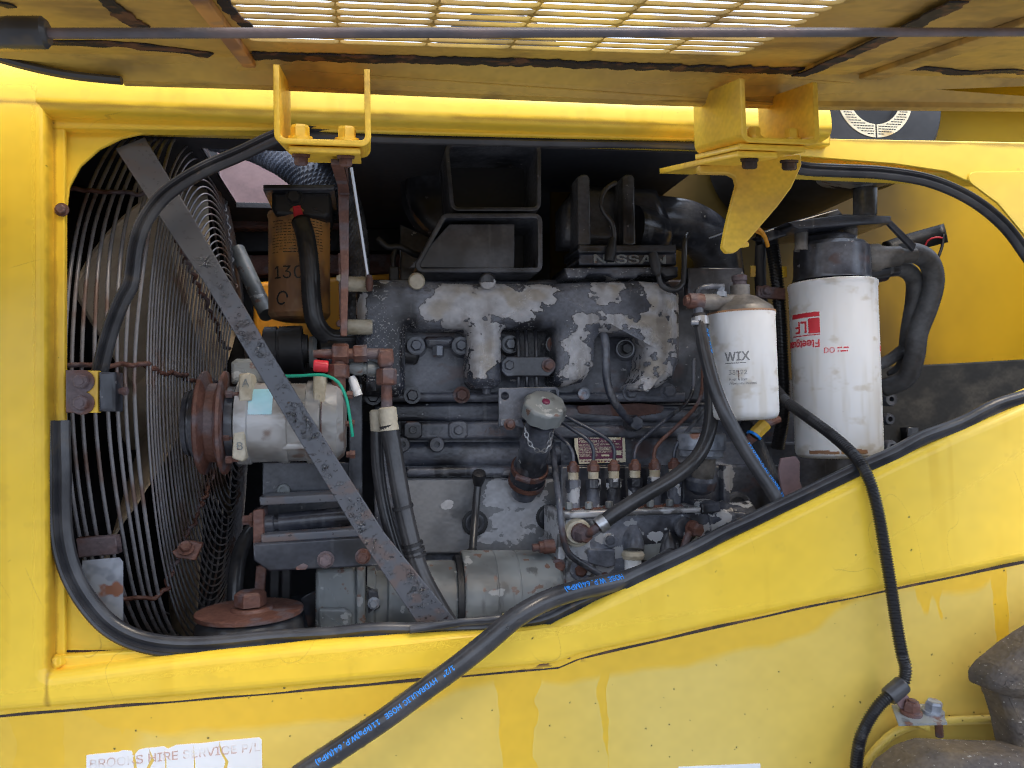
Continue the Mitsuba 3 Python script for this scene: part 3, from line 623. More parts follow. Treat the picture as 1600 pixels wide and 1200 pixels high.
bp = [(180, 232), (226, 214), (300, 338), (352, 428), (420, 545), (500, 675), (600, 832), (710, 968), (708, 986), (660, 986), (560, 838), (470, 692), (390, 560), (322, 446), (270, 370)]
bra = thing('brace_bar', 'flat steel brace bar running diagonally across the opening, wet with rain', 'brace')
bm = plate(bp, .052, .006, .0012, 0.0)
part(bra, 'bar', bm, 'brace')
pg = rounded(px_poly(bp, .052), 0); g = np.random.default_rng(11); q = []
while len(q) < 620:
    a = P(g.uniform(300, 715), g.uniform(400, 985), .052)
    c_ = g.uniform()
    if pg.buffer(-.003).contains(Point(a[0], a[2])) and c_ < .2 + .8 * float(meshkit.fbm(np.array([a * 18]), 3)[0] > .5): q.append(a)
part(bra, 'rain_drop', drops(q, [OUT] * len(q), .0011, .0036, 12, .62), 'water', True); labels[bra + '__rain_drop'] = {'kind': 'stuff', 'label': 'rain drops on the brace bar'}

# ------------------------------------------------------------------ fan guard, fan
gd = thing('fan_guard', 'dark wire guard of concentric rings round the cooling fan', 'fan guard')
GC = np.array([0, .54, .047]); g = np.random.default_rng(5)
def ringm(x, R, r, seed, wob=0.0):
    n = 150; t = np.linspace(0, 2 * math.pi, n, endpoint=False)
    w = meshkit.noise(np.stack([np.cos(t) * 2.2, np.sin(t) * 2.2, np.full(n, seed * .37)], 1)) - .5
    q = np.stack([x + w * wob, GC[1] - (R + w * wob * .3) * np.cos(t), GC[2] + R * np.sin(t)], 1)
    q = np.vstack([q, q[:1]]); return sweep(q, circle(r, 6), up=(1, 0, 0), caps=False)
for k in range(8): part(gd, 'ring_wire', ringm(-.290 - .0125 * k, .452 - .0006 * k, .0026, k, .016), 'wire', True)
for k in range(27):
    R = .436 - k * .0116
    part(gd, 'ring_wire', ringm(-.284 + .046 * (k / 26) ** 1.3, R, .0016, 50 + k, .003), 'wire', True)
for k, a in enumerate(np.radians([36, 3, -40, 110, 180, 250])):
    dr_ = np.array([0, -math.cos(a), math.sin(a)])
    q = [np.array([-.238 - .046 * (R - .12) / .32, GC[1], GC[2]]) + dr_ * R + np.array([g.uniform(-1, 1) * .003 + (-.006 if i % 2 else 0), 0, g.uniform(-1, 1) * .004]) for i, R in enumerate(np.linspace(.12, .446, 34))]
    q += [np.array([-.286 - .012 * i, GC[1], GC[2]]) + dr_ * (.453 + (.003 if i % 2 else 0)) + [0, 0, g.uniform(-1, 1) * .003] for i in range(1, 11)]
    part(gd, 'spoke', sweep(spline(np.array(q), .004), circle(.0032 if k < 3 else .0018, 7)), 'rust' if k < 3 else 'wire', True)
part(gd, 'bracket', plate([(118, 842), (180, 838), (184, 866), (122, 872)], .10, .02, .002), 'rust')
fb = part(gd, 'bracket', plate([(275, 872), (268, 862), (296, 846), (316, 850), (305, 876)], .15, .012, .002), 'rust')
part(gd, 'bolt', hexhead(P(291, 857, .15), (0, -.8, .6), 9 * K(291, .15), .010, 1.4), 'rust', 25)
fan = thing('cooling_fan', 'beige fan blades turning behind the wire guard', 'fan')
part(fan, 'hub', rev([-.42, GC[1], GC[2]], (1, 0, 0), [(0, 0), (0, .10), (.10, .10), (.12, .08), (.12, 0)], 32), 'blade')
def blade(phi):
    R = np.linspace(.08, .425, 14); s = np.linspace(-1, 1, 9); V = []
    for r_ in R:
        ch = .060 + .030 * (r_ - .08) / .345 if r_ < .40 else .085
        pit = math.radians(52 - 28 * (r_ - .08) / .345)
        for k in s:
            camb = .012 * (1 - k * k)
            V.append([-.345 + ch * k * math.sin(pit) - camb * math.cos(pit), r_, ch * k * math.cos(pit) + camb * math.sin(pit)])
    V = np.array(V); n = len(s); V2 = V + np.array([.004, 0, 0])
    Fc = []
    for i in range(len(R) - 1):
        for j in range(n - 1):
            a = i * n + j; Fc += [[a, a + 1, a + n + 1], [a, a + n + 1, a + n]]; b = a + len(V); Fc += [[b, b + n + 1, b + 1], [b, b + n, b + n + 1]]
    e = [i * n for i in range(len(R))] + [(len(R) - 1) * n + j for j in range(1, n)] + [i * n + n - 1 for i in range(len(R) - 2, -1, -1)]
    for a, b in zip(e[:-1], e[1:]): Fc += [[a, b, b + len(V)], [a, b + len(V), a + len(V)]]
    V = np.vstack([V, V2]); c, s_ = math.cos(phi), math.sin(phi)
    rr, tt = V[:, 1], V[:, 2]
    return TM(np.stack([V[:, 0], GC[1] - (rr * c - tt * s_), GC[2] + rr * s_ + tt * c], 1), Fc)
for k in range(6): part(fan, 'blade', blade(math.radians(28 + 60 * k)), 'blade', 40)
sh = thing('fan_shroud', 'black fan shroud and radiator face at the far left of the bay', 'shroud')
part(sh, 'ring', rev([-.50, GC[1], GC[2]], (1, 0, 0), [(0, .46), (.0, .475), (.10, .475), (.10, .462), (0.004, .46)], 64), 'black')
part(sh, 'core', boxm(-.53, -.51, .06, 1.1, -.45, .43), 'black')
single('splash_plate', 'small bent galvanised plate at the lower left of the fan guard', 'plate', cat([plate([(128, 876), (186, 871), (192, 878), (192, 985), (150, 985), (128, 940)], .060, .002, .0006)]), 'steel')
pk = thing('oil_cooler', 'dull pink metal panel behind the top of the fan guard', 'panel')
part(pk, 'tank', plate([(338, 232), (532, 232), (532, 354), (352, 356)], .86, .05, .006), 'pink')
part(pk, 'sky_blocker', plate(R4_(120, 205, 900, 660), .93, .01, .002), 'black')  # added black sheet that hides the sky behind the guard
part(pk, 'core', plate([(345, 358), (640, 356), (640, 392), (352, 394)], .90, .03, .003), 'black')
part(pk, 'lower_tank', plate([(350, 398), (640, 396), (640, 428), (360, 430)], .87, .04, .006), 'rust')
og = thing('chassis_part', 'orange painted casting glimpsed behind the rusty canister', 'casting')
part(og, 'plate', plate([(395, 440), (640, 425), (640, 560), (395, 540)], .78, .05, .01, .01), 'orange')
part(og, 'pipe', tube([(370, 390, .70), (400, 455, .66), (418, 492, .62)], .016, 14), 'greycast', label='grey pipe beside the orange casting')

# ================================================================== engine
def tb(parent, name, mt, pts, rpx, n=12, label=None, step=.006):
    mid = pts[len(pts) // 2]
    return part(parent, name, tube(pts, rpx * K(mid[0], mid[2]), n, step), mt, True, label)
def tu(parent, name, mt, p0, p1, prof, n=32, label=None): return part(parent, name, turned(p0, p1, prof, n), mt, 35, label)
def pl(parent, name, mt, pts, y, depth, bevel=.003, rnd=0.0, holes=(), label=None, segs=3): return part(parent, name, plate(pts, y, depth, bevel, rnd, holes, segs), mt, 35, label)
def R4(a, b, c, d): return [(a, b), (c, b), (c, d), (a, d)]
def disc(parent, name, mt, px, py, y, r, out, n=28, hole_r=0.0, axis=OUT):
    k = K(px, y); c = P(px, py, y)
    prof = [(0, r * k), (out * .8, r * k), (out, r * k * .88), (out, hole_r * k)]
    if hole_r: prof += [(out * .3, hole_r * k * .95), (out * .3, 0)]
    else: prof[-1] = (out, 0)
    return part(parent, name, rev(c, axis, prof, n), mt, 35)

eb = thing('engine_block', 'dark grey diesel engine block with flaking paint', 'engine')
BY = .345
pl(eb, 'cylinder_head', 'block', R4(560, 436, 1130, 628), BY, .35, .006)
pl(eb, 'crankcase', 'block', [(585, 632), (1250, 632), (1250, 1010), (585, 1010)], BY + .008, .35, .006)
pl(eb, 'head_ledge', 'block', R4(600, 613, 1072, 628), BY - .025, .03, .006)
pl(eb, 'side_rail', 'block', [(600, 630), (785, 628), (1090, 640), (1090, 660), (600, 658)], BY - .006, .02, .008)
pl(eb, 'side_rail', 'block', [(628, 660), (800, 658), (900, 664), (1100, 666), (1100, 684), (800, 686), (628, 688)], BY - .018, .03, .006)
pl(eb, 'gallery', 'block', [(620, 690), (880, 690), (880, 728), (620, 730)], BY - .002, .02, .014)
pl(eb, 'ledge', 'block', [(636, 731), (870, 728), (880, 736), (880, 742), (636, 745)], BY - .022, .04, .005)
pl(eb, 'tappet_cover', 'cover', R4(632, 747, 875, 866), BY - .014, .03, .005, .006, label='grey side cover with bare patches of flaked paint')
pl(eb, 'tappet_cover', 'block', [(1064, 726), (1242, 726), (1242, 800), (1230, 812), (1064, 850)], BY - .055, .08, .006, .006)
pl(eb, 'rib', 'block', R4(1130, 728, 1142, 812), BY - .072, .03, .005)
pl(eb, 'rear_plate', 'block', [(1100, 690), (1260, 690), (1300, 705), (1420, 735), (1420, 800), (1100, 800)], BY - .02, .05, .006)
pl(eb, 'stain', 'rust', [(900, 634), (1000, 630), (1040, 634), (1034, 645), (990, 652), (905, 646)], BY - .0078, .003, .001, .004)
for a, b, r in ((645, 672, 13), (716, 672, 14)):
    pl(eb, 'pad', 'engine', [(a - 15, b - 9), (a - 9, b - 14), (a + 9, b - 14), (a + 15, b - 9), (a + 15, b + 9), (a + 9, b + 14), (a - 9, b + 14), (a - 15, b + 9)], BY - .026, .01, .003, .002)
bolt(eb, 716, 672, BY - .026, 8, 'engine', .010); disc(eb, 'plug', 'engine_dark', 645, 672, BY - .026, 6, .004, hole_r=3)
disc(eb, 'boss', 'engine', 681, 694, BY - .004, 12, .022, hole_r=5); disc(eb, 'boss', 'engine', 628, 694, BY - .004, 12, .022, hole_r=5)
for a, b in ((742, 817), (857, 808)):
    disc(eb, 'cover_washer', 'black', a, b, BY - .014, 20, .004); disc(eb, 'cover_washer', 'engine_dark', a, b, BY - .018, 15, .004); bolt(eb, a, b, BY - .022, 8, 'engine', .008, 1.3)
disc(eb, 'core_plug', 'engine_dark', 1150, 790, BY - .055, 22, .008, hole_r=14)
for t_, a, b in (('DZ', 675, 678), ('915P', 752, 679)):
    part(eb, 'cast_lettering', text3(t_, 11 * K(a, BY), P(a, b, BY - .0182), RGT * [1, 0, 0], (0, 0, 1), .0015), 'engine', False)
for a, b, m_ in ((583, 620, 'engine'), (644, 618, 'engine'), (721, 617, 'rust'), (985, 613, 'engine'), (1043, 612, 'engine')): bolt(eb, a, b, BY - .025, 9.5, m_, .012, 1.4)
disc(eb, 'washer', 'steel', 912, 615, BY - .025, 10, .004, hole_r=5)
pl(eb, 'link', 'engine', R4(985, 606, 1045, 619), BY - .0265, .003, .001)
for a, b, m_ in ((650, 540, 'engine'), (720, 540, 'engine'), (797, 538, 'engine'), (867, 538, 'rust'), (977, 545, 'engine_dark')):
    tu(eb, 'stud_boss', 'engine', (a, b + 3, BY), (a, b, BY - .035), [(0, 17), (.6, 15), (1, 14), (1, 0)], 20)
    bolt(eb, a, b, BY - .036, 9, m_, .012, 1.4)
pl(eb, 'bridge', 'engine', [(660, 525), (715, 525), (705, 542), (668, 542)], BY - .028, .028, .008, .006)
part(eb, 'drain_plug', hexbar((685, 540, BY - .02), (685, 557, BY - .02), 9), 'steel', 25)

mf = thing('manifold', 'grey manifold with big flakes of paint missing', 'manifold')
pts_m = [(556, 440), (580, 434), (640, 434), (700, 440), (870, 440), (1000, 436), (1050, 440), (1067, 456), (1067, 560), (1056, 590), (1030, 607), (1002, 612), (992, 606), (1004, 590), (1012, 570), (1014, 540), (1000, 522), (942, 518), (934, 530), (932, 575), (912, 598), (880, 604),
         (868, 598), (870, 516), (866, 511), (790, 511), (786, 518), (786, 596), (776, 606), (744, 606), (734, 596), (733, 520), (727, 512), (648, 512), (638, 504), (634, 520), (634, 606), (624, 620), (566, 618), (562, 560), (556, 540)]
part(mf, 'casting', plate(pts_m, .262, .085, .022, .004, segs=6), 'manifold', 50)
for a in (651, 762):
    tu(mf, 'lug', 'pale' if a == 651 else 'manifold', (a, 438, .30), (a, 440, .248), [(0, 13), (.9, 13), (1, 11), (1, 0)], 20)
tu(mf, 'drain_boss', 'engine', (760, 598, .285), (760, 616, .285), [(0, 13), (.5, 11), (.55, 7), (1, 6), (1, 0)], 18)
for a, b in ((538, 444), (538, 511)):
    tu(mf, 'peg', 'pale', (a, b, .25), (a + 44, b, .25), [(0, 0), (0, 10), (.05, 12), (.9, 12), (1, 10), (1, 0)], 20)
hp = pl(mf, 'stay', 'rust', [(528, 395), (541, 395), (543, 520), (531, 520)], .235, .005, .001)
bolt(mf, 531, 435, .235, 6, 'pale', .006, 0); bolt(mf, 531, 506, .235, 6, 'rust', .006, 0)

cl = thing('pipe_clamp', 'flat clamp with two bolts holding three thin vertical pipes', 'clamp')
pl(cl, 'plate', 'engine', [(784, 566), (792, 557), (858, 557), (866, 566), (866, 580), (858, 588), (792, 588), (784, 580)], .270, .012, .002)
bolt(cl, 795, 571, .270, 8, 'engine', .009); bolt(cl, 857, 571, .270, 8, 'rust', .009)
for a in (810, 823, 838): tb(cl, 'pipe', 'engine', [(a - 3, 500, .32), (a - 1, 530, .292), (a, 560, .287), (a, 610, .287), (a - 2, 640, .31)], 3.2, 8)
st = thing('steel_pipe', 'bent dark steel pipe running down the manifold to a round fitting', 'pipe')
tb(st, 'tube', 'engine', [(938, 515, .29), (946, 535, .278), (948, 590, .278), (956, 620, .278), (970, 642, .285), (985, 659, .295)], 6.5)
part(st, 'fitting', hexhead(P(985, 661, .325), OUT, 13 * K(985, .3), .035, 1.0), 'engine', 25)
single('mounting_strap', 'rusty red metal strap standing at the lower right of the engine', 'strap', plate([(1221, 716), (1244, 713), (1250, 722), (1250, 752), (1259, 775), (1262, 800), (1232, 800), (1220, 756), (1217, 735)], .10, .004, .001), 'pink')

# intake heater and duct behind the right of the manifold
ih = thing('intake_housing', 'dark ribbed intake housing with worn cast letters bolted on the manifold', 'housing')
pl(ih, 'lower_flange', 'manifold', [(882, 418), (1060, 416), (1060, 432), (1040, 434), (1034, 428), (1000, 428), (994, 434), (960, 434), (952, 428), (920, 428), (914, 434), (888, 434)], .270, .10, .004)
pl(ih, 'letter_band', 'engine', R4(905, 396, 1057, 414), .280, .09, .003)
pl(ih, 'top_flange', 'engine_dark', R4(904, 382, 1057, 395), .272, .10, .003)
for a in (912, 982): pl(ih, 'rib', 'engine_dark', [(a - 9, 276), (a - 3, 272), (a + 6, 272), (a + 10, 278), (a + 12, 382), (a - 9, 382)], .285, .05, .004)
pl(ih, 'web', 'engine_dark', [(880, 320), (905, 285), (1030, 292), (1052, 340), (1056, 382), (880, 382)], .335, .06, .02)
part(ih, 'letter', text3('NISSAN', 13 * K(985, .28), P(925, 411, .2798), (1, 0, 0), (0, 0, 1), .002, True, width=118 * K(985, .28)), 'greycast', False)
tb(ih, 'cable', 'hose', [(962, 285, .27), (946, 296, .262), (939, 315, .26), (944, 332, .26), (956, 348, .26), (960, 368, .262), (958, 384, .266)], 4, 8)
tu(ih, 'cable_boot', 'black', (958, 372, .262), (952, 408, .262), [(0, 5), (.3, 7), (.6, 9), (1, 8), (1, 0)], 14)
tu(ih, 'cable_boot', 'black', (1020, 396, .262), (1028, 430, .255), [(0, 7), (.3, 9), (.8, 8), (1, 5), (1, 0)], 14)
tb(ih, 'cable', 'hose', [(1028, 428, .255), (1034, 446, .250), (1052, 454, .248), (1066, 444, .25), (1069, 420, .255), (1070, 378, .265), (1075, 366, .30)], 4.5, 8)
dc = thing('air_duct', 'smooth dark air duct curving away behind the ribbed housing', 'duct')
part(dc, 'duct', sweep(spline(pts3([(985, 352, .42), (1030, 347, .42), (1080, 356, .44), (1115, 385, .48), (1125, 430, .52)]), .01), circle(.048, 28) * [1, 1]), 'engine_dark', True)
tu(dc, 'elbow', 'engine_dark', (985, 360, .34), (1045, 372, .36), [(0, 40), (.4, 40), (.75, 32), (1, 10), (1, 0)], 28)

rb = thing('heat_shield', 'pair of dark open box brackets stacked above the manifold', 'bracket')
def open_box(pts, y, depth, tpx, rnd):
    p = rounded(px_poly(pts, y), rnd); k = K(pts[0][0], y); return xz(extrude(p.difference(p.buffer(-tpx * k)), depth, .002, 2), y + depth)
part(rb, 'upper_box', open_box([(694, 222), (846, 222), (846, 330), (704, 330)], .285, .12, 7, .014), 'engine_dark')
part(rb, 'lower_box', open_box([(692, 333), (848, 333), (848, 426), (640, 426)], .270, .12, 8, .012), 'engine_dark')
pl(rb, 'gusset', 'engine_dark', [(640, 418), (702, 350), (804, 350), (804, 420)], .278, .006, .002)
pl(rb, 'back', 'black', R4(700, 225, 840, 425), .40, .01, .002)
ex = thing('exhaust_silencer', 'dark rounded silencer drum hanging above the open box brackets', 'silencer')
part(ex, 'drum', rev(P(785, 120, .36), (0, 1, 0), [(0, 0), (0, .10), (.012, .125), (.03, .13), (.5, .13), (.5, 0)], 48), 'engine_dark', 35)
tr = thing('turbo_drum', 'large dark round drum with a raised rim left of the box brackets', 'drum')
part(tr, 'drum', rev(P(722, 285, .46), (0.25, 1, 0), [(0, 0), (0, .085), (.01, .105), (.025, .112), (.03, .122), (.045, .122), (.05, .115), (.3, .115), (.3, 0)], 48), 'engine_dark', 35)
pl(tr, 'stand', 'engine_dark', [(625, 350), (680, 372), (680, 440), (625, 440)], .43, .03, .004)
wr = thing('wiring', 'black cable and plug left of the box brackets', 'cable')
tb(wr, 'cable', 'black', [(590, 372, .33), (606, 386, .33), (625, 386, .33), (650, 398, .34), (690, 410, .37)], 5, 10)
tb(wr, 'lead', 'black', [(618, 388, .33), (614, 405, .328), (615, 418, .326)], 4, 8)
pl(wr, 'plug', 'black', R4(608, 416, 624, 440), .32, .014, .003, .002)
gs = thing('gas_strut', 'bright chrome strut rod standing beside the left hinge arm', 'strut')
tu(gs, 'rod', 'chrome', (547, 252, .16), (575, 432, .235), [(0, 0), (0, 3.6), (1, 3.6), (1, 0)], 14)
disc(gs, 'eye', 'black', 547, 254, .155, 8, .008)
part(gs, 'end_fitting', cat([turned((577, 430, .232), (577, 455, .232), [(0, 0), (0, 4), (.3, 6), (.7, 6), (1, 4), (1, 0)], 12)]), 'rust')

# ------------------------------------------------------------------ left: canister, hoses, pulley
sv = thing('sleeved_hose', 'thick hose in a woven dark sleeve behind the left hinge', 'hose')
def sleeve_tube(pts, rpx):
    path = spline(pts3(pts), .0025); n = 64; r = rpx * K(pts[0][0], pts[0][2])
    t, N, Bn = frames(path); a = np.arange(n) * 2 * math.pi / n; s = np.arange(len(path))
    dsp = 1 + .035 * (np.cos(16 * a)[None] * ((-1.0) ** (s // 2))[:, None]) + .03 * ((s % 2)[:, None] - .5)
    w = 1 + .05 * (meshkit.fbm(path * 40, 2) - .5)[:, None]
    V = path[:, None] + r * dsp[..., None] * w[..., None] * (np.cos(a)[None, :, None] * N[:, None] + np.sin(a)[None, :, None] * Bn[:, None])
    i = np.arange(n); j = (i + 1) % n; Fc = []
    for k in range(len(path) - 1): Fc += [np.stack([i + k * n, j + k * n, j + k * n + n], 1), np.stack([i + k * n, j + k * n + n, i + k * n + n], 1)]
    return TM(V.reshape(-1, 3), np.vstack(Fc))
part(sv, 'upper_run', sleeve_tube([(310, 200, .62), (380, 214, .56), (440, 240, .50), (490, 275, .45), (530, 318, .42)], 31), 'sleeve', 40)
part(sv, 'lower_run', sleeve_tube([(530, 280, .42), (548, 330, .40), (556, 380, .39), (558, 450, .39), (550, 520, .40)], 19), 'sleeve', 40)
cn = thing('canister', 'rusty brown canister with scrawled numbers hanging behind the brace', 'canister')
c0, c1 = (468, 502, .36), (468, 336, .36)
tu(cn, 'body', 'can', c0, c1, [(0, 0), (0, 30), (.02, 42), (.06, 47), (.95, 47), (.97, 49), (1, 48), (1, 0)], 40)
Bc, Tc = P(*c0), P(*c1); ac = (Tc - Bc) / np.linalg.norm(Tc - Bc); rc = 47 * K(468, .36)
for k in range(12):
    h_ = np.linalg.norm(Tc - Bc) * (.60 + .026 * k)
    t_ = ' '.join(''.join(rng.choice(list('ILTHENAOMEI'), rng.integers(2, 6))) for _ in range(3))
    w_ = np.arange(0, 12)
    part(cn, 'printed_line', on_cylinder(cat([TM(*(lambda m: (m.vertices, m.faces))(trimesh.creation.box([rng.uniform(.003, .008), .0011, .0003]).apply_translation([-.034 + .0075 * i, 0, 0]))) for i in w_ if rng.random() < .85]), Bc, ac, rc, -.15, h_), 'ink_black', False)
part(cn, 'handwriting', on_cylinder(meshkit.text_mesh('130', .020, .0004), Bc, ac, rc, -.85, np.linalg.norm(Tc - Bc) * .36), 'ink_black', False)
part(cn, 'handwriting', on_cylinder(meshkit.text_mesh('C', .022, .0004), Bc, ac, rc, -.80, np.linalg.norm(Tc - Bc) * .16, -.5), 'ink_black', False)
pl(cn, 'head', 'black', [(424, 298), (516, 298), (516, 335), (508, 342), (430, 336), (424, 325)], .31, .10, .008, .004)
pl(cn, 'top_plate', 'engine_dark', R4(411, 288, 522, 297), .295, .13, .003)
bolt(cn, 460, 309, .31, 11, 'black', .012, 1.35)
pl(cn, 'valve_lever', 'red', [(457, 322), (469, 320), (477, 345), (470, 350), (460, 346)], .292, .006, .002, label='red tipped lever on the canister head')
tb(cn, 'hose', 'hose', [(470, 345, .30), (478, 372, .288), (484, 420, .286), (487, 470, .288), (494, 505, .29), (516, 528, .30), (560, 530, .31), (610, 548, .32), (650, 556, .335)], 15, 16, 'black hose running down the front of the canister')
ap = thing('belt_pulley', 'black belt pulley below the rusty canister', 'pulley')
tu(ap, 'wheel', 'black', (414, 548, .30), (482, 545, .30), [(0, 0), (0, 34), (.03, 37), (.30, 37), (.31, 34), (.36, 34), (.37, 37), (.84, 37), (.88, 36), (.88, 24), (1, 22), (1, 0)], 44)
tu(ap, 'shield', 'greycast', (484, 550, .30), (496, 550, .30), [(0, 0), (0, 24), (.6, 26), (1, 20), (1, 0)], 28)
tu(ap, 'body', 'engine_dark', (497, 556, .30), (560, 556, .32), [(0, 0), (0, 24), (.2, 30), (.9, 30), (1, 22), (1, 0)], 28)

ac_ = thing('compressor', 'silver cast air conditioning compressor with a rusty pulley', 'compressor')
CY = .150; pu0, pu1 = (290, 661, CY), (545, 659, CY)
tu(ac_, 'pulley', 'rust', pu0, pu1, [(.085, 0), (.085, 60), (.095, 76), (.105, 79), (.125, 80), (.150, 61), (.20, 61), (.232, 80), (.250, 79), (.258, 70), (.258, 0)], 56, 'rusty two-flange belt pulley')
tu(ac_, 'clutch_plate', 'engine_dark', pu0, pu1, [(0, 0), (0, 40), (.006, 48), (.035, 51), (.04, 47), (.05, 47), (.055, 54), (.078, 56), (.08, 0)], 48)
tu(ac_, 'clutch_coil', 'engine_dark', pu0, pu1, [(.262, 0), (.262, 56), (.31, 56), (.315, 0)], 40)
bd = tu(ac_, 'body', 'cast', pu0, pu1, [(.315, 0), (.315, 58), (.325, 65), (.395, 65), (.405, 62), (.55, 61), (.60, 64), (.63, 64), (.635, 61), (.74, 61), (.745, 65), (.83, 65), (.838, 0)], 56)
tu(ac_, 'rear_head', 'cast', pu0, pu1, [(.842, 0), (.842, 63), (.93, 62), (.97, 54), (.985, 40), (.985, 0)], 48)
tu(ac_, 'gasket', 'rust', pu0, pu1, [(.8365, 0), (.8365, 63.5), (.8435, 63.5), (.8435, 0)], 48)
FY = CY - 62 * K(420, CY)
la = pl(ac_, 'lug', 'pale', [(373, 584), (390, 582), (393, 590), (393, 626), (373, 628)], FY + .004, .05, .003, .002)
lb = pl(ac_, 'lug', 'pale', [(364, 676), (383, 672), (384, 716), (378, 722), (362, 716)], FY - .002, .05, .003, .002)
for t_, a, b, y_ in (('A', 378, 604, FY + .004), ('B', 369, 703, FY - .002)): part(ac_, 'lug_letter', text3(t_, 12 * K(a, y_), P(a, b, y_ - .0002), (1, 0, 0), (0, 0, 1), .0012), 'greycast', False)
pl(ac_, 'lug', 'pale', [(489, 584), (508, 583), (508, 640), (489, 640)], FY + .006, .06, .003, .002)
pl(ac_, 'rib', 'cast', [(440, 690), (510, 690), (510, 702), (440, 704)], FY + .008, .03, .004)
pl(ac_, 'rib', 'cast', [(444, 655), (505, 655), (505, 664), (444, 664)], FY + .003, .03, .003)
for a, b in ((357, 616), (353, 683), (357, 718)): tu(ac_, 'through_bolt', 'rust', (a - 4, b, FY + .012), (a + 16, b, FY + .012), [(0, 0), (0, 6.5), (.5, 6.5), (.5, 4), (1, 4), (1, 0)], 6)
for a, b in ((537, 617), (540, 662), (541, 710)): tu(ac_, 'through_bolt', 'rust', (a, b, FY + .022), (a + 14, b, FY + .022), [(0, 0), (0, 5), (.4, 5), (.4, 7), (1, 7), (1, 0)], 6)
pl(ac_, 'port_block', 'greycast', [(360, 566), (368, 560), (400, 560), (412, 572), (412, 600), (360, 600)], FY + .05, .05, .006, .003)
Pa, Pb = P(*pu0), P(*pu1); aa = (Pb - Pa) / np.linalg.norm(Pb - Pa)
def patch(base, axis, r, a0, a1, h0, h1, t=.0004, n=10):
    m = extrude(sbox(0, 0, 1, 1).segmentize(1 / n) if hasattr(sbox(0, 0, 1, 1), 'segmentize') else sbox(0, 0, 1, 1), t)
    # a fine grid bent round the cylinder
    u = np.linspace(a0, a1, n); V = []; Fc = []
    a = np.asarray(axis, float); f = np.array([0, -1.0, 0]); f -= a * (f @ a); f /= np.linalg.norm(f); g_ = np.cross(a, f)
    for rr in (r + t, r - .0005):
        for h in (h0, h1):
            for th in u: V.append(np.asarray(base) + (f * math.cos(th) + g_ * math.sin(th)) * rr + a * h)
    for i in range(n - 1):
        Fc += [[i, i + 1, n + i + 1], [i, n + i + 1, n + i], [2 * n + i, 3 * n + i + 1, 2 * n + i + 1], [2 * n + i, 3 * n + i, 3 * n + i + 1],
               [i, 2 * n + i + 1, i + 1], [i, 2 * n + i, 2 * n + i + 1], [n + i, n + i + 1, 3 * n + i + 1], [n + i, 3 * n + i + 1, 3 * n + i]]
    Fc += [[0, n, 2 * n], [n, 3 * n, 2 * n], [n - 1, 3 * n - 1, 2 * n - 1], [2 * n - 1, 3 * n - 1, 4 * n - 1]]
    return TM(V, Fc)
LP = np.linalg.norm(Pb - Pa); rbody = 64 * K(417, CY)
part(ac_, 'label', patch(Pa, aa, 62.2 * K(417, CY), -.95, -.20, LP * .407, LP * .548), 'cyan', 40, 'pale blue shiny label on the compressor body')
gw = single('green_wire', 'thin green wire looped over the rear of the compressor', 'wire', tube([(440, 588, .10), (470, 587, .092), (505, 586, .083), (528, 597, .078), (541, 622, .078), (547, 655, .080), (551, 682, .084)], .0021, 8), 'green', True)
ft = thing('hose_fittings', 'rusty elbow fittings joining the compressor to its hoses', 'fitting')
YF = .135
tu(ft, 'pipe', 'rust', (490, 553, YF), (600, 553, YF), [(0, 0), (0, 6), (.25, 8), (1, 9), (1, 0)], 18)
part(ft, 'nut', hexbar((519, 553, YF), (545, 553, YF), 17), 'rust', 25)
part(ft, 'nut', hexbar((552, 553, YF), (574, 552, YF), 14), 'rust', 25)
pl(ft, 'elbow', 'rust', [(590, 545), (614, 544), (616, 566), (610, 574), (594, 574), (590, 566)], YF - .012, .026, .005, .003)
tu(ft, 'neck', 'rust', (604, 570, YF), (604, 640, YF), [(0, 9), (.4, 10), (.45, 8.5), (1, 9), (1, 0)], 18)
part(ft, 'nut', hexbar((604, 576, YF), (604, 602, YF), 16), 'rust', 25)
tu(ft, 'neck', 'rust', (529, 565, YF), (529, 620, YF), [(0, 11), (1, 11), (1, 0)], 18)
part(ft, 'nut', hexbar((529, 569, YF), (529, 591, YF), 17), 'rust', 25)
tu(ft, 'adapter', 'greycast', (546, 575, YF + .01), (590, 577, YF + .01), [(0, 8), (.2, 11), (.45, 11), (.5, 9), (.6, 9), (.65, 12), (.9, 12), (1, 9), (1, 0)], 16)
tu(ft, 'cap', 'red', (490, 571, YF - .01), (513, 573, YF - .01), [(0, 0), (0, 8.5), (.1, 9.5), (.9, 9.5), (1, 8), (1, 0)], 20, 'bright red plastic cap')
tu(ft, 'white_tube', 'white', (549, 588, YF + .01), (560, 618, YF + .01), [(0, 0), (0, 5), (.2, 7), (1, 7), (1, 0)], 14)
hA = thing('compressor_hose', 'black hose with a yellowed collar dropping from the rusty elbow', 'hose')
tu(hA, 'collar', 'pale', (605, 636, YF), (609, 674, YF), [(0, 10), (.05, 14), (.55, 14.5), (.6, 13.5), (.95, 15), (1, 12), (1, 0)], 22)
tb(hA, 'tube', 'hose', [(607, 664, YF), (614, 700, YF), (624, 760, .13), (636, 820, .125), (655, 890, .115), (680, 940, .105), (712, 992, .095)], 14.5, 18)
for q in ((630, 795, .128), (645, 853, .12), (648, 862, .12), (650, 871, .12)): part(hA, 'cable_tie', rev(P(*q), P(q[0] - 4, q[1] - 16, q[2]) - P(*q), [(0, 13 * .0009), (0, 16.5 * .0009), (.0045, 16.5 * .0009), (.0045, 13 * .0009)], 24), 'black')
hB = thing('compressor_hose', 'thinner grey hose running down behind the collared hose', 'hose')
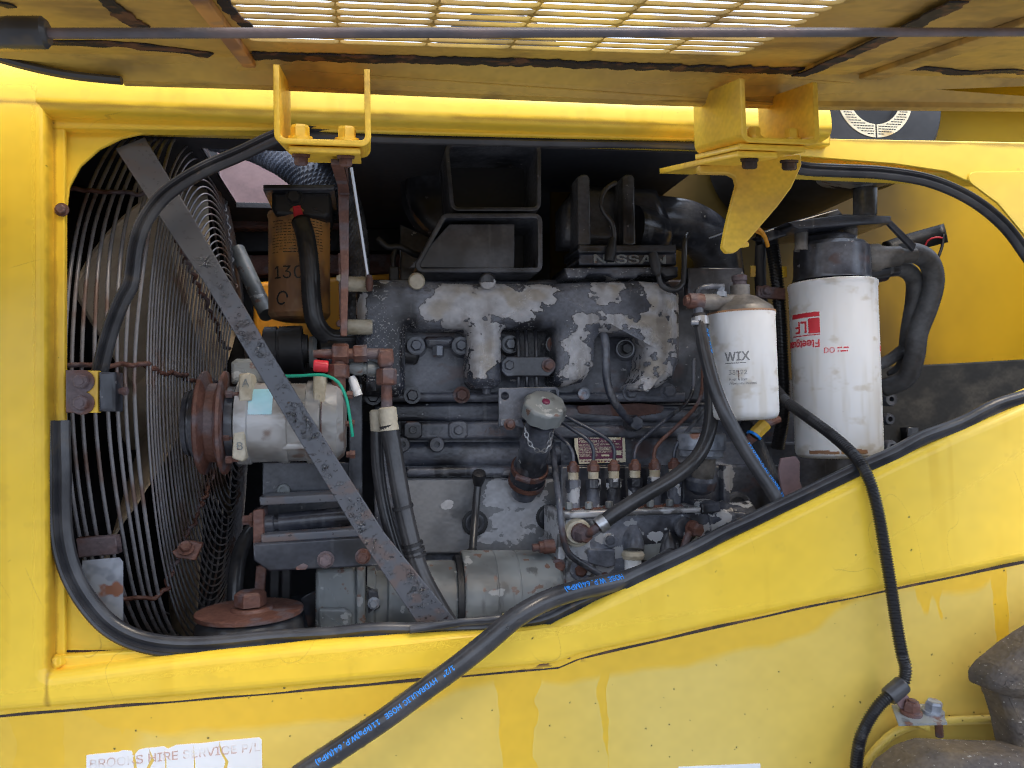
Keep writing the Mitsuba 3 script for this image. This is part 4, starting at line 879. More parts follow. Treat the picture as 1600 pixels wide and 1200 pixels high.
tu(hB, 'collar', 'pale', (588, 640, .16), (590, 676, .16), [(0, 8), (.1, 11), (.9, 11), (1, 9), (1, 0)], 20)
tb(hB, 'tube', 'hose', [(589, 670, .16), (590, 720, .16), (597, 775, .16), (610, 830, .155), (628, 880, .15), (655, 930, .14), (690, 985, .13)], 10, 16)
mb = thing('mounting_bracket', 'dark steel compressor mounting bracket with rusty edges and bolts', 'bracket')
pl(mb, 'back_plate', 'engine_dark', [(410, 722), (548, 722), (556, 770), (556, 830), (410, 830)], .20, .01, .002, holes=[hole(443, 766, .20, 7)])
disc(mb, 'eyelet', 'greycast', 443, 766, .1995, 10, .005, hole_r=6)
pl(mb, 'upright', 'engine_dark', R4(545, 600, 566, 790), .19, .01, .002)
pl(mb, 'top_bar', 'brace', [(405, 777), (560, 770), (560, 783), (406, 790)], .125, .06, .002)
pl(mb, 'end_plate', 'rust', [(395, 798), (411, 796), (412, 838), (410, 852), (395, 850)], .118, .05, .002)
tu(mb, 'tube', 'engine_dark', (411, 820, .14), (548, 806, .14), [(0, 0), (0, 15), (.12, 15), (.13, 10), (.18, 10), (.185, 15), (.98, 15), (1, 13), (1, 0)], 28)
tu(mb, 'bolt', 'rust', (379, 813, .14), (396, 812, .14), [(0, 0), (0, 7), (.1, 8), (.7, 8), (.7, 12), (1, 12), (1, 0)], 6)
pl(mb, 'lower_bar', 'brace', [(408, 836), (560, 826), (575, 826), (575, 838), (408, 849)], .105, .05, .002)
pl(mb, 'angle', 'engine_dark', [(395, 850), (575, 838), (600, 846), (604, 884), (420, 893), (396, 876)], .100, .012, .003)
pl(mb, 'rust_patch', 'rust', [(462, 886), (474, 880), (482, 884), (478, 890), (462, 891)], .0992, .002, .0005, .002)
bolt(mb, 509, 874, .100, 11, 'rust', .012, 1.2, dome=True); bolt(mb, 567, 869, .100, 10, 'rust', .012, 1.2, dome=True)
rm = thing('rubber_mount', 'round rubber engine mount with a rusty cap plate and big nut', 'mount')
kz = K(390, .15); zc = P(390, 955, .15); 
part(rm, 'cap_plate', rev(zc + [0, 0, -.004], (0, 0, 1), [(0, 0), (0, .070), (.001, .071), (.006, .071), (.007, .068), (.007, 0)], 56), 'rust')
part(rm, 'rubber', rev(zc + [0, 0, -.075], (0, 0, 1), [(0, 0), (0, .078), (.03, .074), (.060, .070), (.0705, .062), (.0705, 0)], 48), 'rubber')
part(rm, 'nut', cat([rev(zc + [0.004, -.004, .003], (0, 0, 1), [(0, .028), (.004, .026), (.004, 0)], 28), hexhead(zc + [0.002, -.006, .0065], (0, 0, 1), .021, .022, 0)]), 'rust', 25)
vb = thing('drive_belt', 'dark drive belts and a hose hanging behind the rubber mount', 'belt')
for a in (422, 440): pl(vb, 'belt', 'black', [(a, 880), (a + 15, 880), (a + 12, 1000), (a - 3, 1000)], .26, .01, .003)
tb(vb, 'hose', 'hose', [(398, 822, .33), (380, 850, .30), (370, 890, .27), (366, 950, .25)], 12, 14)
pl(vb, 'bracket', 'rust', [(400, 885), (416, 885), (412, 935), (396, 935)], .20, .008, .002)
pl(vb, 'gusset', 'engine', [(470, 935), (494, 922), (494, 990), (484, 990)], .19, .006, .001)

sm = thing('starter_motor', 'grey starter motor with a long cylindrical body under the side cover', 'starter motor')
SY = .235
pl(sm, 'gear_case', 'greycast', [(493, 890), (552, 888), (558, 894), (558, 990), (492, 990)], .165, .12, .006, .004)
pl(sm, 'case_step', 'greycast', [(497, 950), (540, 950), (550, 958), (550, 990), (497, 990)], .159, .05, .005, .003)
pl(sm, 'flange', 'greycast', [(557, 886), (570, 886), (572, 990), (557, 990)], .158, .12, .004)
tu(sm, 'nose', 'greycast', (572, 948, SY), (712, 946, SY), [(0, 0), (0, 60), (.08, 62), (.1, 54), (.22, 54), (.24, 66), (.9, 70), (1, 68), (1, 0)], 44)
pl(sm, 'bracket', 'engine_dark', [(574, 920), (590, 925), (594, 950), (574, 962)], .175, .03, .004)
bolt(sm, 584, 942, .172, 7, 'steel', .010)
tu(sm, 'collar', 'black', (708, 946, SY), (722, 946, SY), [(0, 0), (0, 76), (1, 76), (1, 0)], 48)
tu(sm, 'body', 'greycast', (718, 946, SY), (872, 944, SY), [(0, 0), (0, 81), (.02, 83), (.30, 83), (.305, 82), (.315, 82), (.32, 83), (.52, 83), (.525, 82), (.535, 82), (.54, 83), (.86, 83), (.94, 78), (.985, 66), (1, 50), (1, 0)], 56)
for a in (868, 878): pass
tu(sm, 'terminal', 'rust', (872, 918, SY - .04), (890, 918, SY - .04), [(0, 0), (0, 9), (.5, 9), (.5, 6), (1, 6), (1, 0)], 12)
dp = thing('dipstick', 'black dipstick with a round knob rising from behind the starter motor', 'dipstick')
tb(dp, 'tube', 'hose', [(738, 880, .245), (739, 850, .262), (743, 800, .29), (747, 752, .30)], 6, 12)
tu(dp, 'knob', 'black', (747, 757, .30), (749, 738, .285), [(0, 0), (0, 7), (.3, 9), (.7, 11), (.95, 10), (1, 7), (1, 0)], 18)
tu(dp, 'socket', 'black', (737, 884, .243), (738, 858, .258), [(0, 0), (0, 11), (.8, 10), (1, 7), (1, 0)], 16)

# ------------------------------------------------------------------ oil filler, injection pump
of = thing('oil_filler', 'oil filler neck with a scalloped metal cap and a little chain', 'filler neck')
o0, o1 = (818, 772, .318), (853, 628, .190)
tu(of, 'neck', 'engine', o0, o1, [(0, 0), (0, 20), (.12, 24), (.3, 25), (.33, 27), (.36, 25), (.55, 24), (.58, 26), (.61, 24), (.80, 22), (.82, 0)], 32)
tu(of, 'collar', 'engine_dark', o0, o1, [(.13, 0), (.13, 29), (.30, 29), (.30, 0)], 32)
for f_ in (.14, .27): tu(of, 'hose_clamp', 'rust', o0, o1, [(f_, 25), (f_, 30), (f_ + .045, 30), (f_ + .045, 25)], 32)
part(of, 'clamp_screw', cyl((806, 745, .255), (828, 752, .245), 5, 10), 'rust')
A_, B_ = P(*o0), P(*o1); ao = (B_ - A_) / np.linalg.norm(B_ - A_); Lo = np.linalg.norm(B_ - A_); xo, yo, _ = frame_of(ao)
ko = K(850, .2); n = 72; th = np.arange(n) * 2 * math.pi / n; V = []
for h_, r_, sc in ((.855, 27, 0), (.865, 33.5, 1), (.965, 33.5, 1), (.985, 31, .8), (.995, 27, 0), (.99, 14, 0), (1.0, 10, 0), (1.0, .01, 0)):
    rr = r_ * ko * (1 + .035 * sc * np.cos(th * 9)); V.append(A_ + ao * Lo * h_ + rr[:, None] * (np.cos(th)[:, None] * xo + np.sin(th)[:, None] * yo))
i = np.arange(n); j = (i + 1) % n
cap = TM(np.vstack(V), np.vstack([f for k in range(7) for f in (np.stack([i + k * n, j + k * n, j + k * n + n], 1), np.stack([i + k * n, j + k * n + n, i + k * n + n], 1))]))
part(of, 'cap', cap, 'greycast', 40)
part(of, 'cap_button', rev(B_, ao, [(-.002, 7 * ko), (.002, 6 * ko), (.003, 4 * ko), (.003, 0)], 18), 'maroon', label='dark red button in the middle of the cap')
pl(of, 'bracket', 'engine', [(779, 606), (868, 604), (875, 610), (874, 632), (836, 648), (808, 660), (779, 668)], .240, .006, .0015, .002, holes=[hole(789, 619, .24, 6), hole(865, 616, .24, 6)])
pl(of, 'lower_bracket', 'engine', [(782, 655), (815, 655), (822, 670), (812, 668), (800, 664), (782, 666)], .232, .01, .002)
bolt(of, 796, 663, .230, 7, 'rust', .012, 1.3)
ch = spline(pts3([(820, 668, .205), (826, 690, .200), (836, 702, .196), (848, 706, .196), (857, 696, .196), (862, 676, .195)]), .0062)
lk = []
for k in range(len(ch) - 1):
    t_ = (ch[k + 1] - ch[k]) / np.linalg.norm(ch[k + 1] - ch[k]); s_ = np.cross(t_, [0, 1, 0]) if k % 2 else np.array([0, 1.0, 0]); a_ = np.linspace(0, 2 * math.pi, 17)
    q = (ch[k] + ch[k + 1]) / 2 + np.cos(a_)[:, None] * t_ * .0048 + np.sin(a_)[:, None] * s_ * .0028
    lk.append(sweep(q, circle(.0009, 6), caps=False))
for m in lk: part(of, 'chain_link', m, 'bare', True)

np_ = thing('nameplate', 'maroon and cream engine data plate with rows of print', 'plate')
NY = .330; kN = K(938, NY)
pl(np_, 'plate', 'cream', [(897, 678), (976, 675), (978, 722), (905, 725), (902, 712), (898, 700)], NY, .0012, .0003)
pl(np_, 'field', 'maroon', [(903, 682), (972, 680), (973, 716), (905, 718)], NY - .0006, .0008, 0)
rows = [('ENGINE MODEL', 686.5, 904, 34, 3.6), ('FIRING ORDER 1-5-3-6-2-4', 692.0, 905, 58, 3.4), ('VALVE CLEARANCE WITH ENGINE HOT', 696.6, 904, 66, 2.4), ('INJECTION TIMING', 704.5, 905, 50, 3.6), ('MAX INJECTION QUANTITY', 708.5, 905, 52, 2.6), ('SERIAL NO.', 713.5, 905, 30, 3.4), ('UD TRUCKS DIESEL', 717.5, 925, 22, 2.0)]
for t_, b, a, w_, h_ in rows[:6]: part(np_, 'print', text3(t_, h_ * kN, P(a, b, NY - .0007), (1, 0, 0), (0, 0, 1), .0003, True, width=w_ * kN), 'cream', False)
for q in (R4(944, 683, 970, 687), R4(940, 710, 952, 713), R4(958, 704, 971, 711), R4(905, 698.2, 971, 698.8)): pl(np_, 'blank_field', 'cream', q, NY - .0009, .0005, 0)
part(np_, 'print', cat([plate(R4(908 + k * 5.2, 719.6, 908 + k * 5.2 + (2.2, 4.2, 3.4)[k % 3], 721.6), NY - .0003, .0004, 0) for k in range(12)]), 'maroon', False)

ip = thing('injection_pump', 'fuel injection pump with six upright delivery valves, paint chipped to bare metal', 'pump')
PY = .215
pl(ip, 'body', 'pump', [(880, 803), (1100, 797), (1168, 800), (1168, 940), (880, 940)], PY, .09, .006, .004)
pl(ip, 'bare_flange', 'bare', [(884, 812), (930, 810), (922, 850), (935, 900), (930, 940), (884, 940)], PY - .004, .006, .002)
pl(ip, 'top_ledge', 'bare', [(879, 800), (1096, 793), (1096, 801), (879, 811)], PY - .012, .07, .003)
pl(ip, 'back_plate', 'engine', R4(876, 728, 1066, 800), PY + .055, .02, .004, .004)
pl(ip, 'end_plate', 'bare', [(872, 800), (884, 800), (884, 945), (872, 945)], PY - .016, .10, .003)
vx = (895.6, 927, 959, 992, 1023, 1053.5)
for k, a in enumerate(vx):
    v = tu(ip, 'delivery_valve', 'pump', (a, 802 - k * 1.2, PY + .022), (a, 736 - k, PY + .022), [(0, 0), (0, 10), (.57, 10.5), (.58, 11.5), (.60, 9), (.80, 9), (.81, 7.5), (1, 7.5), (1, 0)], 24)
    part(ip, 'valve_nut', hexbar((a, 764 - k, PY + .022), (a, 749 - k, PY + .022), 12), 'pump', 25)
    tu(ip, 'valve_collar', 'pale', (a, 750 - k, PY + .022), (a, 738 - k, PY + .022), [(0, 8.2), (1, 8.2), (1, 0)], 16)
    part(ip, 'pipe_nut', cat([hexbar((a, 738 - k, PY + .022), (a, 727 - k, PY + .022), 9.5), turned((a, 728 - k, PY + .022), (a, 720 - k, PY + .022), [(0, 7), (.6, 6), (1, 3), (1, 0)], 14)]), 'rust', 25)
    tu(ip, 'valve_base', 'rust', (a - 2, 803 - k * 1.2, PY + .020), (a - 2, 793 - k * 1.2, PY + .020), [(0, 0), (0, 17), (.7, 17), (1, 13), (1, 0)], 6)
    part(ip, 'lock_stud', cat([hexbar((a - 7, 796 - k, PY + .004), (a - 7, 785 - k, PY + .004), 6)]), 'greycast', 25)
tu(ip, 'governor_end', 'pump', (1098, 818, PY + .02), (1172, 800, PY + .03), [(0, 0), (0, 26), (.5, 27), (.55, 22), (1, 18), (1, 0)], 28)
pl(ip, 'governor_lug', 'pump', [(1096, 786), (1125, 784), (1128, 800), (1096, 804)], PY - .01, .05, .004, .003)
tu(ip, 'banjo_washer', 'pale', (902, 832, PY - .001), (902, 832, PY - .018), [(0, 22), (.5, 22), (.6, 18), (1, 17), (1, 0)], 28)
bolt(ip, 905, 832, PY - .018, 13, 'rust', .024, 1.15, (.25, -1, -.1))
disc(ip, 'plug', 'pump', 953, 844, PY, 11, .010); bolt(ip, 953, 844, PY - .010, 7, 'engine', .006, 1.1)
disc(ip, 'plug', 'pump', 906, 890, PY, 17, .010, hole_r=10); part(ip, 'plug_core', hexhead(P(906, 890, PY - .004), OUT, 10 * K(906, PY), .010, 0), 'rust', 25)
pl(ip, 'cover', 'engine', [(919, 858), (961, 858), (962, 884), (950, 888), (920, 880)], PY - .010, .012, .002, .002)
pl(ip, 'data_tag', 'greycast', [(1005, 852), (1044, 848), (1044, 872), (1006, 876)], PY - .004, .005, .0008)
tu(ip, 'dome', 'engine', (990, 860, PY - .01), (988, 822, PY + .005), [(0, 0), (0, 16), (.3, 17), (.7, 14), (1, 8), (1, 0)], 26)
tu(ip, 'dome', 'engine', (1045, 872, PY), (1043, 826, PY + .01), [(0, 0), (0, 18), (.4, 18), (.8, 12), (1, 6), (1, 0)], 26)
tu(ip, 'bowl_ring', 'pale', (989, 873, PY - .012), (989, 861, PY - .012), [(0, 0), (0, 16), (.5, 18), (1, 15), (1, 0)], 26)
tu(ip, 'bowl', 'white', (989, 915, PY - .012), (989, 873, PY - .012), [(0, 0), (0, 13), (1, 13), (1, 0)], 26, 'white plastic sediment bowl')
disc(ip, 'flange', 'pump', 1068, 824, PY - .002, 17, .012); bolt(ip, 1080, 825, PY - .014, 11, 'rust', .020, 1.15, (.35, -1, -.1)); tb(ip, 'banjo_pipe', 'rust', [(1078, 830, PY - .024), (1073, 842, PY - .024), (1068, 858, PY - .022)], 6, 10)
bolt(ip, 945, 906, PY - .002, 10, 'rust', .022, 1.2, (.2, -1, 0))
tb(ip, 'leak_pipe', 'engine', [(862, 690, .29), (868, 740, .24), (874, 790, .195), (880, 840, .19), (890, 866, .19), (915, 884, .19), (938, 898, .19)], 5, 10)
tu(ip, 'fitting', 'rust', (832, 856, .20), (866, 853, .20), [(0, 0), (0, 6), (.3, 6), (.3, 9), (.5, 9), (.5, 11), (1, 11), (1, 0)], 14)
for a, b in ((872, 884), (874, 912)): bolt(ip, a, b, PY - .016, 8, 'rust', .012)
fp = [[(vx[0], 726, PY + .022), (895, 708, PY + .022), (887, 694, PY + .026), (868, 678, PY + .04), (846, 660, PY + .06)],
      [(vx[1], 725, PY + .022), (927, 702, PY + .022), (918, 687, PY + .024), (890, 668, PY + .035), (868, 652, PY + .05), (845, 625, PY + .07), (838, 605, PY + .075)],
      [(vx[2], 724, PY + .022), (960, 704, PY + .022), (952, 689, PY + .024), (925, 672, PY + .03), (889, 653, PY + .04), (850, 628, PY + .06), (824, 604, PY + .075)],
      [(vx[3], 722, PY + .022), (992, 708, PY + .022), (1000, 690, PY + .024), (1040, 656, PY + .035), (1072, 630, PY + .045), (1083, 606, PY + .06), (1084, 560, PY + .07)],
      [(vx[4], 721, PY + .022), (1022, 708, PY + .022), (1030, 692, PY + .024), (1060, 664, PY + .03), (1088, 634, PY + .04), (1097, 606, PY + .055), (1098, 560, PY + .07)],
      [(vx[5], 720, PY + .022), (1054, 704, PY + .022), (1062, 688, PY + .024), (1085, 660, PY + .03), (1107, 630, PY + .04), (1114, 600, PY + .055), (1114, 560, PY + .07)]]
for k, q in enumerate(fp):
    nm = ('first', 'second', 'third', 'fourth', 'fifth', 'sixth')[k]
    single('fuel_pipe', f'thin steel fuel pipe rising from the {nm} delivery valve, counted from the oil filler', 'fuel pipe', tube(q, 3.1 * K(q[0][0], PY), 8), 'rust' if k == 4 else 'engine', True, 'fuel pipes rising from the delivery valves')

# ------------------------------------------------------------------ filters
sf = thing('fuel_filter', 'smaller white filter can with grey print, beside the blue printed hose', 'filter')
f0, f1 = (1166, 656, .14), (1158, 488, .14)
tu(sf, 'can', 'filter_white', f0, f1, [(0, 0), (.0, 38), (.012, 45), (.04, 49), (.08, 50), (.95, 51), (.965, 52), (.985, 51.5), (.99, 49), (.99, 0)], 56)
tu(sf, 'rim', 'can', f0, f1, [(.985, 46), (.985, 52.5), (1.0, 52), (1.0, 40)], 56, 'rusty rim at the top of the small filter')
tu(sf, 'head', 'dirty_cast', (1158, 488, .14), (1156, 446, .14), [(0, 0), (0, 50), (.15, 48), (.22, 45), (.55, 25), (.62, 15), (1, 15), (1, 0)], 40)
tu(sf, 'head_bolt', 'rust', (1156, 455, .14), (1155, 430, .14), [(0, 0), (0, 12), (.35, 12), (.4, 10), (.6, 10), (.65, 12), (.95, 12), (1, 9), (1, 0)], 16)
tu(sf, 'inlet', 'dirty_cast', (1150, 474, .135), (1092, 471, .12), [(0, 14), (.7, 13), (1, 12), (1, 0)], 20)
tu(sf, 'banjo', 'rust', (1070, 470, .12), (1098, 471, .12), [(0, 0), (0, 8), (.15, 9), (.2, 12), (.8, 13), (1, 12), (1, 0)], 18)
tu(sf, 'stub', 'engine', (1090, 476, .12), (1093, 502, .12), [(0, 8), (1, 8), (1, 0)], 16)
tu(sf, 'vent_plug', 'steel', (1126, 464, .125), (1126, 448, .125), [(0, 10), (.5, 9), (.55, 6), (1, 6), (1, 0)], 6)
tb(sf, 'pipe', 'engine', [(1088, 462, .12), (1092, 452, .12), (1105, 448, .12), (1130, 447, .125)], 4.5, 10)
Fb, Ft = P(*f0), P(*f1); af = (Ft - Fb) / np.linalg.norm(Ft - Fb); Lf = np.linalg.norm(Ft - Fb); kf = K(1160, .14); rf = 50.6 * kf
for t_, h_, hh, an, mt in (('WIX', 13, .54, -1.02, 'ink_grey'), ('33522', 6.5, .415, -.92, 'ink_grey'), ('Fuel  Filter', 4, .36, -.90, 'ink_grey'), ('Filtered by Protect', 3.4, .325, -.90, 'ink_grey')):
    part(sf, 'print', on_cylinder(meshkit.text_mesh(t_, h_ * kf, .0003, t_ == 'WIX'), Fb, af, rf, an, Lf * hh), mt, False)
part(sf, 'print', patch(Fb, af, rf, -1.02, -.38, Lf * .515, Lf * .522), 'ink_grey', 40)
part(sf, 'scratch', rough(patch(Fb, af, rf, -.63, -.60, Lf * .36, Lf * .45), .0012, 150, 2), 'rust', 40)
pl(sf, 'mount', 'engine', [(1076, 418), (1160, 418), (1168, 440), (1168, 470), (1076, 470)], .25, .02, .003)
pl(sf, 'mount_arm', 'rust', [(1185, 446), (1228, 450), (1228, 468), (1185, 464)], .22, .008, .002); bolt(sf, 1197, 455, .22, 7, 'rust', .008)

lf = thing('oil_filter', 'large white oil filter can with red print', 'filter')
g0, g1 = (1311, 714, .18), (1300, 440, .18)
tu(lf, 'can', 'filter_white', g0, g1, [(0, 0), (0, 52), (.006, 59), (.02, 63), (.05, 64.5), (.955, 65.5), (.965, 67), (.985, 67), (.992, 65), (.992, 0)], 64)
tu(lf, 'head', 'engine', (1300, 440, .18), (1299, 380, .18), [(0, 0), (0, 60), (.1, 58), (.85, 57), (.95, 52), (1, 40), (1, 0)], 44)
tu(lf, 'head_dome', 'engine', (1296, 382, .19), (1296, 366, .19), [(0, 44), (.5, 42), (.8, 34), (1, 20), (1, 0)], 36)
for a, b, c_ in ((1252, 350, 392), (1329, 345, 386)): tu(lf, 'pillar', 'dirty_cast', (a, c_, .165), (a, b, .165), [(0, 11), (.2, 10), (1, 11), (1, 0)], 18)
pl(lf, 'top_plate', 'engine_dark', [(1230, 347), (1320, 334), (1393, 337), (1393, 348), (1250, 358)], .13, .12, .003)
pl(lf, 'top_arm', 'engine_dark', [(1190, 362), (1240, 345), (1310, 325), (1318, 335), (1250, 362), (1192, 380)], .17, .02, .004)
tu(lf, 'outlet', 'dirty_cast', (1340, 405, .17), (1428, 398, .17), [(0, 22), (.35, 22), (.38, 18), (.45, 18), (.5, 17), (.72, 16), (.75, 12), (1, 12), (1, 0)], 24)
tu(lf, 'outlet', 'engine', (1350, 428, .20), (1400, 418, .20), [(0, 18), (.6, 18), (.65, 13), (1, 13), (1, 0)], 22)
pl(lf, 'diagonal_stay', 'engine_dark', [(1384, 346), (1393, 344), (1432, 382), (1428, 392)], .15, .006, .001)
Gb, Gt = P(*g0), P(*g1); ag = (Gt - Gb) / np.linalg.norm(Gt - Gb); Lg = np.linalg.norm(Gt - Gb); kg = K(1305, .18); rg = 65.2 * kg
hpx = lambda py: Lg * (714 - py) / 274
part(lf, 'print', patch(Gb, ag, rg, -1.70, -.86, hpx(499), hpx(492)), 'ink_red', 40)
part(lf, 'print', patch(Gb, ag, rg, -1.14, -.86, hpx(524), hpx(501)), 'ink_red', 40)
part(lf, 'print', on_cylinder(meshkit.text_mesh('LF', 17 * kg, .0004, True), Gb, ag, rg, -1.16, hpx(505), math.pi), 'ink_red', False)
part(lf, 'print', on_cylinder(meshkit.text_mesh('Fleetguard', 11 * kg, .0004, True), Gb, ag, rg, -.86, hpx(534), math.pi), 'ink_red', False)
part(lf, 'print', patch(Gb, ag, rg, -1.7, -.86, hpx(527), hpx(525.5)), 'ink_red', 40)
part(lf, 'print', on_cylinder(meshkit.text_mesh('DO', 8 * kg, .0004), Gb, ag, rg, -.80, hpx(555)), 'ink_red', False)
part(lf, 'print', cat([patch(Gb, ag, rg, -.50 + k * .065, -.50 + k * .065 + (.05, .03, .058)[(k + r) % 3], hpx(549 + r * 5), hpx(547 + r * 5)) for k in range(4) for r in (0, 1)]), 'ink_red', False)
part(lf, 'print', on_cylinder(meshkit.text_mesh('AO', 8 * kg, .0004, True), Gb, ag, rg, .80, hpx(553)), 'ink_red', False)
part(lf, 'flaked_paint', cat([rough(patch(Gb, ag, rg, a, a + w_, Lg * .030, Lg * (.030 + h_), .0003), .002, 90, s_) for a, w_, h_, s_ in ((-1.25, .5, .02, 1), (-.9, .35, .014, 2), (-.5, .45, .026, 3), (-.2, .3, .02, 4))]), 'can', 40)
bh = thing('wiring_loom', 'black corrugated loom running down between the two white filters', 'cable loom')
part(bh, 'conduit', corrugated(spline(pts3([(1205, 372, .26), (1212, 420, .25), (1218, 480, .25), (1222, 560, .25), (1224, 640, .26), (1215, 700, .28)]), .004), .0105, .0045, .0010), 'conduit', 40)
tb(bh, 'cable', 'black', [(1190, 372, .28), (1188, 430, .28), (1192, 500, .29), (1196, 640, .3)], 9, 12)
yw = thing('loose_wires', 'yellow wires with bare ends poking out behind the hinge fin', 'wire')
tb(yw, 'wire', 'orange', [(1166, 362, .14), (1182, 356, .14), (1194, 368, .15), (1200, 385, .16)], 3.2, 8)
tb(yw, 'wire', 'orange', [(1176, 360, .15), (1190, 366, .15), (1198, 378, .16)], 2.4, 8); tb(yw, 'bare_end', 'steel', [(1108, 372, .16), (1120, 368, .15), (1134, 362, .14)], 1.5, 6)
for a, b in ((1177, 424), (1226, 425)): pl(yw, 'tag', 'bracket_yellow', R4(a - 3, b - 9, a + 4, b + 8), .24, .004, .001)

# hoses at the right
rh = thing('coolant_hose', 'outer dusty grey hose looping down behind the large white filter', 'hose')
tb(rh, 'tube', 'dusty_hose', [(1410, 397, .175), (1432, 396, .18), (1452, 410, .19), (1459, 440, .20), (1450, 478, .21), (1434, 520, .22), (1428, 560, .23), (1414, 592, .25), (1380, 606, .28)], 15.5, 20)
r2 = thing('coolant_hose', 'inner dusty grey hose nearest the large white filter', 'hose')
tb(r2, 'tube', 'dusty_hose', [(1392, 419, .20), (1412, 420, .21), (1428, 436, .22), (1428, 470, .23), (1420, 520, .25), (1414, 570, .27), (1395, 590, .29)], 13, 18)
tb(r2, 'lower_branch', 'dusty_hose', [(1366, 572, .24), (1390, 562, .25), (1412, 545, .26)], 9, 14)
be = thing('bleed_hose', 'short open ended black hose against the yellow bulkhead', 'hose')
tb(be, 'tube', 'black', [(1385, 392, .30), (1420, 380, .29), (1455, 370, .275), (1478, 364, .26)], 15, 20)
tb(be, 'red_wire', 'red', [(1444, 388, .26), (1450, 376, .255), (1462, 371, .25), (1474, 372, .25)], 1.5, 6, 'thin red wire at the hose end')
tb(be, 'black_wire', 'black', [(1474, 366, .25), (1472, 385, .25), (1466, 402, .25)], 2.2, 6)
ac2 = thing('air_cleaner', 'black round air cleaner with a printed white ring label under the hood', 'air cleaner')
AY = .19; ca = P(1364, 152, AY)
part(ac2, 'end_cap', rev(ca, (0, 1, 0), [(0, 0), (.004, .045), (-.004, .050), (-.004, .085), (.004, .130), (.020, .142), (.03, .146), (.05, .146)], 64), 'black', 40)
part(ac2, 'body', rev(ca, (0, 1, 0), [(.05, .146), (.055, .138), (.35, .138), (.35, 0)], 64), 'black', 40)
ring = Point(0, 0).buffer(.069, quad_segs=24).difference(Point(0, 0).buffer(.047, quad_segs=24)).difference(sbox(-.0016, -.1, .0016, 0))
v = extrude(ring, .0012); v = TM(np.stack([ca[0] + v.vertices[:, 0], ca[1] - .0042 - v.vertices[:, 2], ca[2] + v.vertices[:, 1]], 1), v.faces)
part(ac2, 'ring_label', v, 'cream', False, 'white ring label covered in small print')
tx = []
for k in range(14):
    z_ = -.008 - k * .0043; o_, i_ = math.sqrt(max(.066 ** 2 - z_ ** 2, 0)), math.sqrt(max(.050 ** 2 - z_ ** 2, 0))
    for s_ in (-1, 1):
        a_, b_ = sorted((s_ * (i_ + .001 if i_ > 0 else .004), s_ * (o_ - .001))); x_ = a_
        while x_ < b_ - .002:
            w_ = min(rng.uniform(.002, .006), b_ - x_); tx.append(boxm(ca[0] + x_, ca[0] + x_ + w_, AY - .0060, AY - .0052, ca[2] + z_, ca[2] + z_ + .0014, 0)); x_ += w_ + .0012
part(ac2, 'small_print', cat(tx), 'ink_black', False); labels[ac2 + '__small_print'] = {'kind': 'stuff'}
dz = P(1356, 285, .20)
part(ac2, 'dust_pan', rev(dz + [0, 0, .012], (0, 0, -1), [(0, .080), (.002, .078), (.010, .052), (.016, .030), (.017, 0)], 48), 'greycast', 40)
tu(ac2, 'outlet_pipe', 'engine_dark', (1352, 296, .22), (1352, 340, .22), [(0, 18), (.9, 18), (1, 16), (1, 0)], 24)

# ------------------------------------------------------------------ hoses over the panel
fh = thing('fuel_hose', 'black hose clamped to the small white filter and running down past it', 'hose')
hq = [(1092, 492, .12), (1096, 520, .112), (1104, 560, .10), (1116, 604, .09), (1134, 648, .08), (1158, 692, .072), (1186, 736, .06), (1208, 768, .05), (1228, 806, .04)]
tb(fh, 'tube', 'hose', hq, 11.2, 20)
tu(fh, 'hose_clamp', 'zinc', (1093, 496, .12), (1095, 509, .118), [(0, 12), (0, 13.5), (1, 13.5), (1, 12)], 24)
part(fh, 'clamp_screw', cyl((1080, 504, .108), (1091, 504, .106), 4, 10), 'steel')
f2 = thing('fuel_hose', 'black hose from the injection pump curving up behind the small white filter', 'hose')
tb(f2, 'tube', 'hose', [(936, 821, .168), (965, 800, .166), (1010, 772, .164), (1055, 745, .166), (1088, 716, .17), (1106, 680, .18), (1112, 640, .19), (1110, 590, .20)], 11.5, 20)
tu(f2, 'hose_clamp', 'zinc', (934, 823, .168), (946, 814, .168), [(0, 12), (0, 13.5), (1, 13.5), (1, 12)], 24)
tb(f2, 'tail', 'rust', [(918, 834, .178), (926, 829, .170), (937, 821, .168)], 7, 12)
f3 = single('breather_hose', 'black hose dropping behind the blue printed fuel hose by the red strap', 'hose', tube([(1168, 660, .19), (1185, 700, .16), (1205, 745, .13), (1230, 800, .10)], .012, 16), 'black', True)
lp = thing('lift_pump', 'small silver round lift pump beside the delivery valves', 'pump')
tu(lp, 'drum', 'steel', (1096, 716, .235), (1096, 676, .235), [(0, 0), (0, 31), (.1, 34), (.3, 34), (.35, 37), (.95, 37), (1, 33), (1, 0)], 40)
tu(lp, 'neck', 'dirty_cast', (1098, 746, .24), (1098, 714, .235), [(0, 17), (.3, 18), (1, 20), (1, 0)], 28)
tu(lp, 'foot', 'engine', (1094, 772, .25), (1096, 744, .245), [(0, 10), (.3, 22), (.8, 25), (1, 22), (1, 0)], 28)
tp = thing('drain_tap', 'drain tap with a yellow handle below the small white filter', 'tap')
tu(tp, 'handle', 'bracket_yellow', (1196, 662, .16), (1178, 680, .16), [(0, 0), (0, 11), (.9, 11), (1, 9), (1, 0)], 8)
tu(tp, 'ring', 'ink_blue', (1179, 679, .16), (1177, 682, .16), [(0, 9), (0, 12), (1, 12), (1, 9)], 16)
tu(tp, 'stem', 'rust', (1178, 681, .16), (1166, 695, .17), [(0, 9), (1, 9), (1, 0)], 14)
tu(tp, 'bolt', 'rust', (1190, 665, .165), (1216, 655, .18), [(0, 6), (1, 6), (1, 0)], 10)

